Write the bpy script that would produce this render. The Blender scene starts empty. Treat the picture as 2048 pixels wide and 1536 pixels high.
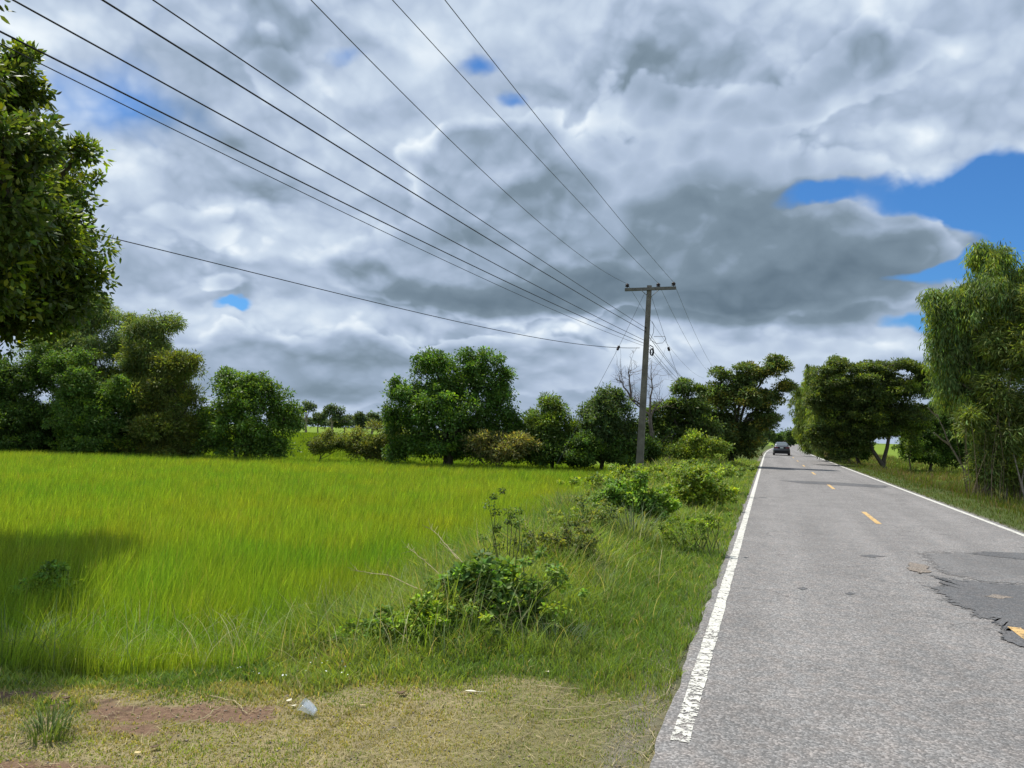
import bpy, math, random
import numpy as np
from math import radians, sin, cos, pi

# ------------------------------------------------------------------ camera, sky, sun, exposure
SC = bpy.context.scene
COL = SC.collection
F, EYE = 1538.0, 1.75
YAW, PITCH, ROLL = radians(18.5486), radians(3.5236), radians(1.7)

def _rz(a): c, s = cos(a), sin(a); return np.array([[c, -s, 0], [s, c, 0], [0, 0, 1.]])
def _rx(a): c, s = cos(a), sin(a); return np.array([[1., 0, 0], [0, c, -s], [0, s, c]])
M = _rz(YAW) @ _rx(pi / 2 + PITCH) @ _rz(ROLL)
RIGHT, UPV, FWD = M[:, 0], M[:, 1], -M[:, 2]
CAMP = np.array([0, 0, EYE])
from mathutils import Matrix, Vector
cam_d = bpy.data.cameras.new('camera'); cam = bpy.data.objects.new('camera', cam_d); COL.objects.link(cam)
cam_d.sensor_width = 36; cam_d.lens = F / 2048 * 36; cam_d.clip_end = 5000; cam_d.clip_start = 0.05
m4 = Matrix([list(M[i]) + [float(CAMP[i])] for i in range(3)] + [[0, 0, 0, 1]])
cam.matrix_world = m4
SC.camera = cam

def ray(px, py):
    return M @ np.array([(px - 1024) / F, -(py - 768) / F, -1.0])
def G(px, py, z=0.0):                      # the spot on the plane at height z
    d = ray(px, py); t = (z - EYE) / d[2]; return CAMP + t * d
def D(px, py, dep):                        # the spot at a given distance ahead
    return CAMP + dep * ray(px, py)

SUN_EL = radians(66); SUN_AZ = YAW + radians(45)       # azimuth counted from +Y towards -X
SUND = np.array([-sin(SUN_AZ) * cos(SUN_EL), cos(SUN_AZ) * cos(SUN_EL), sin(SUN_EL)])
sl = bpy.data.lights.new('sun', 'SUN'); sl.energy = 4.7; sl.angle = radians(0.5); sl.color = (1, .96, .89)
so = bpy.data.objects.new('sun', sl); COL.objects.link(so)
so.rotation_euler = Vector(SUND).to_track_quat('Z', 'Y').to_euler()
SC.view_settings.view_transform = 'Standard'; SC.view_settings.look = 'None'
SC.view_settings.exposure = 0.2; SC.view_settings.gamma = 1; SC.view_settings.use_curve_mapping = False
SC.cycles.max_bounces = 6; SC.cycles.transparent_max_bounces = 12
SC.cycles.diffuse_bounces = 2; SC.cycles.glossy_bounces = 2; SC.cycles.transmission_bounces = 3

class NT:                                    # little helper for node graphs
    def __init__(s, tree): s.t = tree; tree.nodes.clear()
    def n(s, typ, **kw):
        nd = s.t.nodes.new(typ)
        for k, v in kw.items():
            setattr(nd, k, v)
        return nd
    def put(s, nd, i, v):
        if v is None: return
        if isinstance(v, bpy.types.NodeSocket): s.t.links.new(v, nd.inputs[i])
        else: nd.inputs[i].default_value = v
    def math(s, op, a, b=None, c=None, clamp=False):
        nd = s.n('ShaderNodeMath', operation=op, use_clamp=clamp)
        for i, v in enumerate((a, b, c)): s.put(nd, i, v)
        return nd.outputs[0]
    def vec(s, op, a, b=None):
        nd = s.n('ShaderNodeVectorMath', operation=op)
        s.put(nd, 0, a); s.put(nd, 1, b)
        return nd.outputs['Value'] if op in ('DOT_PRODUCT', 'LENGTH') else nd.outputs[0]
    def noise(s, v, scale, detail=4, rough=.5, dist=0, lac=2.0, dim='3D', col=False):
        nd = s.n('ShaderNodeTexNoise', noise_dimensions=dim)
        s.put(nd, 'Vector', v)
        nd.inputs['Scale'].default_value = scale; nd.inputs['Detail'].default_value = detail
        nd.inputs['Roughness'].default_value = rough; nd.inputs['Distortion'].default_value = dist
        nd.inputs['Lacunarity'].default_value = lac
        return nd.outputs['Color' if col else 'Fac']
    def rng(s, v, a, b, c=0.0, d=1.0, smooth=False):
        nd = s.n('ShaderNodeMapRange', interpolation_type='SMOOTHSTEP' if smooth else 'LINEAR')
        s.put(nd, 0, v)
        for i, x in enumerate((a, b, c, d)): s.put(nd, i + 1, x)
        return nd.outputs[0]
    def mix(s, f, a, b, mode='MIX'):
        nd = s.n('ShaderNodeMix', data_type='RGBA', blend_type=mode)
        s.put(nd, 0, f)
        for i, v in ((6, a), (7, b)):
            if isinstance(v, tuple) and len(v) == 3: v = v + (1,)
            s.put(nd, i, v)
        return nd.outputs[2]
    def ramp(s, v, stops):
        nd = s.n('ShaderNodeValToRGB'); s.put(nd, 0, v); r = nd.color_ramp
        while len(r.elements) < len(stops): r.elements.new(.5)
        for e, (p, c) in zip(r.elements, stops): e.position = p; e.color = tuple(c) + (1,)
        return nd.outputs[0]
    def link(s, a, b): s.t.links.new(a, b)

# ---- the sky: a Nishita sky with a broken cumulus deck in front of it
W = bpy.data.worlds.new('World'); SC.world = W; W.use_nodes = True
t = NT(W.node_tree)
sky = t.n('ShaderNodeTexSky', sky_type='NISHITA')
sky.sun_disc = False; sky.sun_elevation = SUN_EL; sky.sun_rotation = -SUN_AZ % (2 * pi)
sky.air_density = 1.0; sky.dust_density = .6; sky.ozone_density = 3.0
tc = t.n('ShaderNodeTexCoord'); V0 = tc.outputs['Generated']
# clouds lie in a flat deck: squeeze their pattern towards the horizon
sep = t.n('ShaderNodeSeparateXYZ'); t.link(V0, sep.inputs[0])
zz = t.math('MAXIMUM', sep.outputs[2], 0.0)
flat = t.n('ShaderNodeCombineXYZ')
t.put(flat, 0, sep.outputs[0]); t.put(flat, 1, sep.outputs[1])
t.put(flat, 2, t.math('MULTIPLY', t.math('POWER', zz, .72), 1.30))
P = flat.outputs[0]
w1 = t.vec('SUBTRACT', t.noise(P, 2.2, 3, .5, col=True), (.5, .5, .5))
w2 = t.vec('SUBTRACT', t.noise(P, 10, 4, .5, col=True), (.5, .5, .5))
def scl(v, k):
    nd = t.n('ShaderNodeVectorMath', operation='SCALE'); t.put(nd, 0, v); nd.inputs['Scale'].default_value = k
    return nd.outputs[0]
LS = np.array([SUND[0] * .7, SUND[1] * .7, 1.2])
PW = t.vec('ADD', P, scl(w1, .07))
nA = t.noise(PW, 3.0, 6, .52)                                      # how thick the cloud is
nB = t.noise(t.vec('ADD', PW, tuple(LS * .045)), 3.0, 4, .5)
relief = t.math('SUBTRACT', nA, nB)
def puff(v, sc, det):
    nd = t.n('ShaderNodeTexVoronoi', feature='F1'); t.put(nd, 'Vector', v)
    nd.inputs['Scale'].default_value = sc
    nd.inputs['Detail'].default_value = det; nd.inputs['Roughness'].default_value = .48; nd.inputs['Lacunarity'].default_value = 2.2
    return nd.outputs['Distance']
PV = t.vec('ADD', P, t.vec('ADD', scl(w1, .05), scl(w2, .055)))
pf = puff(PV, 7.0, 3.0)
relief2 = t.math('SUBTRACT', puff(t.vec('ADD', PV, tuple(-LS * .020)), 7.0, 2.0), pf)
n2 = t.noise(P, 2.1, 3, .5)
VW = t.vec('ADD', V0, t.vec('ADD', scl(w1, .06), scl(w2, .05)))
VX = t.vec('ADD', V0, t.vec('ADD', scl(w1, .05), scl(w2, .075)))
mp = t.n('ShaderNodeVectorRotate', rotation_type='EULER_XYZ', invert=True)
from mathutils import Euler
eu = Matrix([list(M[i]) for i in range(3)]).to_euler('XYZ')
t.put(mp, 0, VW); mp.inputs['Rotation'].default_value = eu
mp2 = t.n('ShaderNodeVectorRotate', rotation_type='EULER_XYZ', invert=True)
t.put(mp2, 0, VX); mp2.inputs['Rotation'].default_value = eu
def blobs(vec, lst, start):
    acc = start
    for (px, py, sx, sy, amt) in lst:
        d = np.array([(px - 1024) / F, -(py - 768) / F, -1.0]); c = 1 / np.linalg.norm(d); d = d * c
        q = t.vec('MULTIPLY', t.vec('SUBTRACT', vec, tuple(d)), (F / sx / c, F / sy / c, 1.5))
        e = t.math('EXPONENT', t.math('MULTIPLY', t.vec('DOT_PRODUCT', q, q), -1.0))
        acc = t.math('MULTIPLY_ADD', e, amt, acc)
    return acc
SHADE = [
    (1300, 618, 480, 26, -.30), (900, 600, 200, 24, -.26), (640, 800, 300, 24, -.10), (1300, 560, 430, 55, -.26), (1000, 590, 240, 32, -.16), (1540, 625, 240, 34, -.20), (1560, 480, 110, 90, -.10),
    (1450, 400, 260, 110, -.14), (1240, 330, 120, 70, -.08), (1730, 510, 190, 60, -.18), (1790, 95, 110, 36, -.20),
    (1400, 60, 150, 90, -.08), (1230, 150, 90, 60, -.08), (1950, 190, 200, 50, -.06), (1600, 200, 200, 80, -.04),
    (340, 455, 120, 36, -.20), (560, 400, 110, 44, -.14), (570, 130, 80, 90, -.12), (370, 150, 90, 50, -.10),
    (472, 597, 34, 28, -.26), (650, 715, 230, 28, -.12), (1150, 760, 200, 24, -.12), (700, 790, 340, 20, -.16),
    (800, 150, 90, 50, .12), (1150, 420, 40, 30, .16), (880, 345, 70, 22, .12),
    (700, 300, 120, 70, .06), (1040, 645, 90, 40, .20), (400, 660, 90, 34, .22), (610, 640, 130, 34, .26), (1150, 640, 100, 26, .12), (420, 640, 60, 18, .14), (840, 275, 110, 36, .20), (1010, 240, 70, 26, .16), (720, 310, 60, 40, .14), (640, 130, 60, 60, .12), (840, 110, 60, 70, .14),
    (760, 505, 100, 32, .14), (1170, 225, 70, 44, .10), (1700, 300, 180, 30, .08), (1320, 665, 120, 30, .20),
    (1810, 695, 80, 26, .24), (470, 425, 55, 18, .22), (1500, 700, 160, 22, .12), (1990, 140, 120, 60, .05),
    (1000, 60, 140, 60, .08), (1720, 410, 90, 20, .10), (620, 480, 90, 26, .10), (100, 60, 120, 60, .08),
    (100, 250, 200, 120, .06), (1300, 20, 500, 60, .04)]
BODY = [(1250, 430, 400, 180, .95), (930, 400, 200, 150, .80), (1010, 550, 300, 60, .75), (1330, 575, 420, 55, .75), (1580, 460, 240, 140, .60), (1560, 240, 220, 80, .55),
    (950, 300, 170, 70, .50), (1060, 330, 90, 60, .3), (830, 290, 110, 40, .3), (400, 740, 140, 90, .85), (640, 750, 240, 105, .90), (850, 740, 200, 80, .65), (1700, 490, 190, 85, .85),
    (560, 130, 130, 130, .90), (380, 460, 190, 90, .90), (1800, 105, 230, 80, .95), (465, 590, 90, 36, .5), (1050, 730, 190, 80, .75), (1320, 720, 180, 60, .75), (1810, 740, 130, 60, .85),
    (1620, 700, 140, 50, .7), (150, 560, 150, 90, .7), (720, 540, 120, 60, .6), (1250, 150, 160, 90, .7), (250, 260, 140, 80, .45), (1950, 560, 120, 50, .5)]
HOLES = [
    (1920, 400, 150, 60, .85), (1640, 415, 130, 32, .62), (2040, 380, 110, 80, .75), (1800, 545, 120, 26, .52),
    (1840, 640, 90, 24, .60), (1990, 520, 130, 60, .70), (455, 634, 44, 15, .75), (425, 580, 40, 12, .42),
    (700, 118, 60, 32, .34), (955, 118, 60, 34, .40), (1010, 200, 40, 24, .42), (440, 30, 260, 80, .30),
    (180, 190, 260, 150, .30), (820, 815, 380, 14, .32), (1700, 475, 180, 50, -.8), (1640, 392, 90, 26, .35), (1800, 500, 140, 30, -.3), (40, 60, 120, 60, -.2)]
pm = t.rng(n2, .36, .56, .35, 1.0)                                # heaped cloud here, smooth veil there
L0 = t.math('MULTIPLY_ADD', relief, .8, .74)
L0 = t.math('MULTIPLY_ADD', t.math('MULTIPLY', relief2, pm), .68, L0)
L0 = t.math('MULTIPLY_ADD', t.math('MULTIPLY', t.math('SUBTRACT', .42, pf), pm), .12, L0)
L0 = t.math('MULTIPLY_ADD', t.math('SUBTRACT', nA, .5), -.45, L0)
fB = blobs(mp2.outputs[0], BODY, t.math('MULTIPLY_ADD', t.math('SUBTRACT', .42, pf), .55, t.math('MULTIPLY_ADD', nA, .9, -.50)))
inb = t.rng(fB, .34, t.rng(n2, .38, .56, .60, .44), 0, 1, True)
Lb = t.math('MULTIPLY_ADD', t.rng(fB, .34, .80, 0, 1), -.42, .93)        # heaped clouds: white rims, greyer where they are thick
Lb = t.math('MULTIPLY_ADD', relief2, .62, Lb); Lb = t.math('MULTIPLY_ADD', relief, .6, Lb)
L1 = t.math('MULTIPLY_ADD', t.math('SUBTRACT', Lb, L0), inb, L0)
lum = blobs(mp.outputs[0], SHADE, L1)
hol = blobs(mp2.outputs[0], HOLES, t.math('MULTIPLY', t.math('SUBTRACT', .5, nA), .8))
hol = t.math('MULTIPLY_ADD', inb, -.12, hol)
hole = t.rng(t.math('MULTIPLY_ADD', t.math('SUBTRACT', .45, pf), -.16, hol), .30, .60, 0, 1, True)
hz = t.rng(zz, 0.0, .16, 1, 0, True)             # far clouds pale out towards the horizon
lum = t.math('ADD', t.math('MULTIPLY', lum, t.math('MULTIPLY_ADD', hz, -.45, 1.0)), t.math('MULTIPLY', hz, .24))
ccol = t.ramp(t.rng(lum, -.2, 1.2), [(.08, (.115, .165, .215)), (.36, (.185, .25, .315)), (.49, (.285, .365, .475)),
                    (.60, (.39, .475, .61)), (.72, (.53, .62, .735)), (.90, (.80, .86, .90))])
bg1 = t.n('ShaderNodeBackground'); t.link(t.mix(1.0, sky.outputs[0], (.30, .60, .90), 'MULTIPLY'), bg1.inputs[0]); bg1.inputs[1].default_value = .12
bg2 = t.n('ShaderNodeBackground'); t.link(ccol, bg2.inputs[0]); bg2.inputs[1].default_value = 1.0
mx = t.n('ShaderNodeMixShader'); t.link(hole, mx.inputs[0]); t.link(bg2.outputs[0], mx.inputs[1]); t.link(bg1.outputs[0], mx.inputs[2])
wo = t.n('ShaderNodeOutputWorld'); t.link(mx.outputs[0], wo.inputs[0])
W.cycles.sampling_method = 'MANUAL'; W.cycles.sample_map_resolution = 512

# ------------------------------------------------------------------ materials
def material(name):
    m = bpy.data.materials.new(name); m.use_nodes = True
    return m, NT(m.node_tree)
def principled(t, col, rough=.6, spec=.5, metal=0.0, normal=None):
    p = t.n('ShaderNodeBsdfPrincipled')
    t.put(p, 'Base Color', col + (1,) if isinstance(col, tuple) else col)
    t.put(p, 'Roughness', rough); t.put(p, 'Metallic', metal); t.put(p, 'Specular IOR Level', spec)
    if normal is not None: t.link(normal, p.inputs['Normal'])
    return p.outputs[0]
def out(t, sh):
    o = t.n('ShaderNodeOutputMaterial'); t.link(sh, o.inputs[0])
def bump(t, h, strength=.3, dist=.01):
    b = t.n('ShaderNodeBump'); b.inputs['Strength'].default_value = strength; b.inputs['Distance'].default_value = dist
    t.link(h, b.inputs['Height']); return b.outputs[0]
def simple(name, col, rough=.6, spec=.4, metal=0.0, var=.0, scale=8):
    m, t = material(name)
    if var:
        g = t.n('ShaderNodeNewGeometry')
        n = t.noise(g.outputs['Position'], scale, 6, .6)
        k = t.rng(n, .3, .7, 1 - var, 1 + var)
        c = t.n('ShaderNodeVectorMath', operation='SCALE'); c.inputs[0].default_value = col; t.link(k, c.inputs['Scale'])
        out(t, principled(t, c.outputs[0], rough, spec, metal, bump(t, n, .2, .01)))
    else: out(t, principled(t, col, rough, spec, metal))
    return m
def leaf_mat(name, trans=.35, tint=(1.25, 1.15, .45), rough=.45, spec=.35):
    m, t = material(name)
    a = t.n('ShaderNodeAttribute', attribute_name='col')
    p = principled(t, a.outputs['Color'], rough, spec)
    tr = t.n('ShaderNodeBsdfTranslucent'); t.link(t.mix(1.0, a.outputs['Color'], tint, 'MULTIPLY'), tr.inputs[0])
    mx = t.n('ShaderNodeMixShader'); mx.inputs[0].default_value = trans
    t.link(p, mx.inputs[1]); t.link(tr.outputs[0], mx.inputs[2]); out(t, mx.outputs[0])
    return m
MAT = {}
MAT['leaf'] = leaf_mat('leaf', .44, (1.35, 1.35, .5), .55, .25)
MAT['gloss_leaf'] = leaf_mat('glossy_leaf', .42, (1.35, 1.35, .4), .48, .32)
MAT['grass'] = leaf_mat('grass_blade', .45, (1.25, 1.15, .4), .55, .25)
MAT['rice'] = leaf_mat('rice_blade', .50, (1.25, 1.12, .35), .5, .3)
MAT['bark'] = simple('bark', (.10, .085, .065), .9, .1, var=.4, scale=14)
MAT['pale_bark'] = simple('pale_bark', (.26, .22, .17), .9, .1, var=.35, scale=10)
MAT['dead_twig'] = simple('dead_twig', (.17, .14, .12), .9, .1, var=.3, scale=10)
MAT['stem'] = simple('green_stem', (.12, .14, .05), .7, .2, var=.3, scale=20)
MAT['straw'] = simple('straw', (.42, .36, .20), .8, .15, var=.25, scale=30)
MAT['dry_cane'] = simple('dry_cane', (.17, .13, .085), .85, .1, var=.35, scale=20)
MAT['concrete'] = simple('pole_concrete', (.17, .155, .13), .9, .15, var=.35, scale=3.0)
MAT['arm_steel'] = simple('arm_concrete', (.16, .15, .13), .85, .2, var=.25, scale=6)
MAT['porcelain'] = simple('brown_porcelain', (.03, .02, .018), .55, .3)
MAT['steel'] = simple('galvanised_steel', (.30, .31, .32), .5, .5, .7)
MAT['black_cable'] = simple('black_cable', (.012, .012, .014), .5, .3)
MAT['alu_wire'] = simple('aluminium_wire', (.06, .06, .065), .5, .5, .3)

# ------------------------------------------------------------------ mesh helpers
rng = np.random.default_rng(7)
def mesh_obj(name, verts, faces, mat, parent=None, col=None, smooth=False, origin=None):
    """faces: (N,k) array, or a list of such arrays / lists."""
    verts = np.asarray(verts, np.float32).reshape(-1, 3)
    if origin is not None: verts = verts - np.asarray(origin, np.float32)
    me = bpy.data.meshes.new(name)
    if isinstance(faces, np.ndarray): groups = [faces]
    elif len(faces) and isinstance(faces[0], np.ndarray) and faces[0].ndim == 2: groups = faces
    else:
        me.from_pydata([tuple(map(float, v)) for v in verts], [], [list(map(int, f)) for f in faces]); groups = None
    if groups is not None:
        me.vertices.add(len(verts)); me.vertices.foreach_set('co', verts.ravel())
        idx = np.concatenate([g.ravel() for g in groups]).astype(np.int32)
        tot = np.concatenate([np.full(len(g), g.shape[1], np.int32) for g in groups])
        st = np.concatenate([[0], np.cumsum(tot)[:-1]]).astype(np.int32)
        me.loops.add(len(idx)); me.loops.foreach_set('vertex_index', idx)
        me.polygons.add(len(tot)); me.polygons.foreach_set('loop_start', st); me.polygons.foreach_set('loop_total', tot)
        me.update(calc_edges=True)
    if smooth: me.polygons.foreach_set('use_smooth', np.ones(len(me.polygons), bool))
    if col is not None:
        a = me.color_attributes.new('col', 'FLOAT_COLOR', 'POINT')
        c = np.ones((len(verts), 4), np.float32); c[:, :3] = np.clip(col, 0.001, 1); a.data.foreach_set('color', c.ravel())
    me.materials.append(mat)
    o = bpy.data.objects.new(name, me); COL.objects.link(o)
    if parent is not None: o.parent = parent
    if origin is not None and parent is None: o.location = tuple(map(float, origin))
    return o
def tag(o, label=None, cat=None, group=None, kind=None):
    if label: o['label'] = label
    if cat: o['category'] = cat
    if group: o['group'] = group
    if kind: o['kind'] = kind
    return o
def empty(name, loc, label, cat, group=None):
    o = bpy.data.objects.new(name, None); COL.objects.link(o); o.location = tuple(map(float, loc)); o.empty_display_size = .3
    return tag(o, label, cat, group)
class MB:                                        # collects pieces of ONE mesh
    def __init__(s): s.v = []; s.f = []; s.n = 0
    def add(s, v, f):
        v = np.asarray(v, float).reshape(-1, 3); s.v.append(v); s.f += [[i + s.n for i in q] for q in f]; s.n += len(v)
    def tube(s, pts, rad, k=6, cap=True):
        pts = [np.asarray(p, float) for p in pts]; n = len(pts)
        rad = [rad] * n if np.isscalar(rad) else rad
        ref = None; V = []
        for i in range(n):
            d = pts[min(i + 1, n - 1)] - pts[max(i - 1, 0)]; d = d / (np.linalg.norm(d) + 1e-9)
            if ref is None: ref = np.array([0, 0, 1.]) if abs(d[2]) < .9 else np.array([1., 0, 0])
            a = np.cross(d, ref); a /= np.linalg.norm(a) + 1e-9; b = np.cross(d, a); ref = np.cross(a, d)
            for j in range(k):
                an = 2 * pi * j / k; V.append(pts[i] + rad[i] * (cos(an) * a + sin(an) * b))
        fs = [[i * k + j, i * k + (j + 1) % k, (i + 1) * k + (j + 1) % k, (i + 1) * k + j] for i in range(n - 1) for j in range(k)]
        if cap: fs += [list(range(k)), [(n - 1) * k + j for j in range(k - 1, -1, -1)]]
        s.add(V, fs)
    def box(s, c, h, R=np.eye(3)):
        V = [np.asarray(c) + R @ (np.array([x, y, z]) * np.asarray(h)) for x in (-1, 1) for y in (-1, 1) for z in (-1, 1)]
        s.add(V, [[0, 1, 3, 2], [4, 6, 7, 5], [0, 4, 5, 1], [2, 3, 7, 6], [0, 2, 6, 4], [1, 5, 7, 3]])
    def lathe(s, prof, c, R=np.eye(3), k=12):
        V = [np.asarray(c) + R @ np.array([r * cos(2 * pi * j / k), r * sin(2 * pi * j / k), z]) for r, z in prof for j in range(k)]
        n = len(prof)
        fs = [[i * k + j, i * k + (j + 1) % k, (i + 1) * k + (j + 1) % k, (i + 1) * k + j] for i in range(n - 1) for j in range(k)]
        fs += [list(range(k - 1, -1, -1)), [(n - 1) * k + j for j in range(k)]]
        s.add(V, fs)
    def build(s, name, mat, parent=None, smooth=False, origin=None):
        V = np.concatenate(s.v)
        if parent is not None: V = V - np.array(parent.location)
        return mesh_obj(name, V, s.f, mat, parent, smooth=smooth, origin=origin)

def unit(a): return a / (np.linalg.norm(a, axis=-1, keepdims=True) + 1e-9)
def rand_dir(n): return unit(rng.normal(size=(n, 3)))

_tab = rng.random((256, 256))
def vnoise(x, y, s=1.0, oct=4):
    r = 0; a = .5; x = np.asarray(x, float) * s; y = np.asarray(y, float) * s
    for o in range(oct):
        xi = np.floor(x).astype(int); yi = np.floor(y).astype(int); fx = x - xi; fy = y - yi
        fx = fx * fx * (3 - 2 * fx); fy = fy * fy * (3 - 2 * fy)
        g = lambda i, j: _tab[(xi + i) % 256, (yi + j) % 256]
        r = r + a * (g(0, 0) * (1 - fx) * (1 - fy) + g(1, 0) * fx * (1 - fy) + g(0, 1) * (1 - fx) * fy + g(1, 1) * fx * fy)
        a *= .5; x = x * 2.03 + 17; y = y * 2.03 + 31
    return r / (1 - .5 ** oct)
def sst(x, a, b):
    t = np.clip((x - a) / (b - a), 0, 1); return t * t * (3 - 2 * t)

# ------------------------------------------------------------------ the lie of the land
def bend(y): return 0.0002 * np.maximum(np.asarray(y, float) - 80, 0) ** 2
def depth_of(x, y): return x * FWD[0] + y * FWD[1]
P0 = G(0, 1345)[:2]; P1 = G(300, 1385)[:2]; P2 = G(1300, 1392)[:2]
padN = np.array([-(P2 - P1)[1], (P2 - P1)[0]]); padN = padN / np.linalg.norm(padN)
if padN[1] < 0: padN = -padN
def pad_d(x, y):                                # metres beyond the edge of the worn pad the photographer stands by
    a = (x - P1[0]) * padN[0] + (y - P1[1]) * padN[1]
    return a
def field_edge(y):                              # lateral x where the rice begins, along the road
    return np.interp(y, [0, 5, 6.4, 8.5, 12, 20, 41, 60], [-3.6, -3.7, -3.9, -4.1, -4.4, -4.9, -7.0, -8.5])
def Hgt(x, y):
    x = np.asarray(x, float); y = np.asarray(y, float)
    xr = x - bend(y)
    e = field_edge(y)
    left = -.03 - .42 * sst(-(xr - e), -2.2, .9) + .07 * np.exp(-((xr - e - 1.6) / 1.0) ** 2) * sst(y, 5, 8)
    pad = sst(pad_d(x, y), -.2, 1.9)
    left = -.03 + (left + .03) * np.where(xr < -1, pad, pad)
    right = -.03 - .35 * sst(xr, 6.0, 8.5)
    h = np.where(xr < 2, left, right)
    offroad = sst(np.abs(xr - 2.1), 2.75, 3.6)
    h = h + offroad * (vnoise(x, y, 1.3, 3) - .5) * .07 * sst(pad + (xr > 2), 0, 1) + offroad * (vnoise(x, y, 6, 2) - .5) * .018
    return h

def spaced(bp):                                 # [(start, end, step), ...]
    return np.unique(np.concatenate([np.arange(a, b, s) for a, b, s in bp] + [[bp[-1][1]]]).round(4))
xs = spaced([(-900, -120, 60), (-120, -30, 3), (-30, -12, .5), (-12, -7, .15), (-7, 1, .06), (1, 4, .5), (4, 9, .12), (9, 30, .7), (30, 120, 6), (120, 900, 60)])
ys = spaced([(-40, 0, 4), (0, 2, .3), (2, 9, .06), (9, 20, .15), (20, 60, .5), (60, 200, 4), (200, 1500, 50)])
X, Y = np.meshgrid(xs, ys)
Z = Hgt(X, Y)
nx, ny = len(xs), len(ys)
I = np.arange(nx * ny).reshape(ny, nx)
quads = np.stack([I[:-1, :-1], I[:-1, 1:], I[1:, 1:], I[1:, :-1]], -1).reshape(-1, 4)
V = np.stack([X, Y, Z], -1).reshape(-1, 3)
# what each spot of ground is made of
pd = pad_d(X, Y); dep = depth_of(X, Y); xr = X - bend(Y)
dry = (1 - sst(pd + (vnoise(X, Y, 1.7, 4) - .5) * 1.7, -.3, .5)) * (dep > -50)
soil = np.zeros_like(X)
SOIL = [(330, 1412, .62, .17), (250, 1425, .3, .14), (440, 1420, .3, .12), (30, 1372, .35, .16), (250, 1450, .35, .12), (120, 1530, .5, .10)]
for px, py, a, b in SOIL:
    c = G(px, py); dx, dy = X - c[0], Y - c[1]
    u = dx * RIGHT[0] + dy * RIGHT[1]; v = dx * -RIGHT[1] + dy * RIGHT[0]
    soil = np.maximum(soil, np.exp(-(u / a) ** 2 - (v / b) ** 2))
soil = sst(soil + (vnoise(X, Y, 4.5, 5) - .5) * 1.7, .38, .72)
edge = field_edge(Y)
mud = sst(edge + .2 - xr, 0, .8) * sst(pd, .6, 1.6) * (1 - sst(dep, 42, 47)) 
farf = sst(dep, 42, 47) * (np.abs(xr - 2) > 6)
def lerp(a, b, k): return a + (np.array(b) - a) * k[..., None]
nz = vnoise(X, Y, .8, 5); nf = vnoise(X + 50, Y + 9, 5, 4)
gc = np.ones(X.shape + (3,)) * np.array([.060, .085, .022])
gc = lerp(gc, (.085, .11, .03), nz)
gc = lerp(gc, (.33, .27, .15), dry * (.55 + .5 * nf).clip(0, 1) * (1 - .45 * sst(X, -2.2, -.9)))
gc = lerp(gc, (.20, .125, .085), soil * (.5 + .5 * (1 - sst(pd, .8, 1.4))) * .95)
gc = lerp(gc, (.045, .06, .014), mud)
gc = lerp(gc, (.15, .22, .022), farf * (.8 + .2 * nz))
gravel = np.exp(-((xr + .75) / .13) ** 2) + np.exp(-((xr - 4.98) / .12) ** 2)
gc = lerp(gc, (.20, .18, .15), np.clip(gravel, 0, .8))
m, t = material('earth_and_turf')
a = t.n('ShaderNodeAttribute', attribute_name='col'); g = t.n('ShaderNodeNewGeometry')
n1 = t.noise(g.outputs['Position'], 28, 6, .7); n2_ = t.noise(g.outputs['Position'], 130, 3, .6)
k = t.math('ADD', t.rng(n1, .3, .7, .62, 1.38), t.rng(n2_, .3, .7, -.2, .2))
c = t.n('ShaderNodeVectorMath', operation='SCALE'); t.link(a.outputs['Color'], c.inputs[0]); t.link(k, c.inputs['Scale'])
out(t, principled(t, c.outputs[0], .95, .1, normal=bump(t, t.math('ADD', n1, n2_), .8, .02)))
ground = tag(mesh_obj('ground', V, quads, m, col=gc.reshape(-1, 3), smooth=True), kind='structure')

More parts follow.
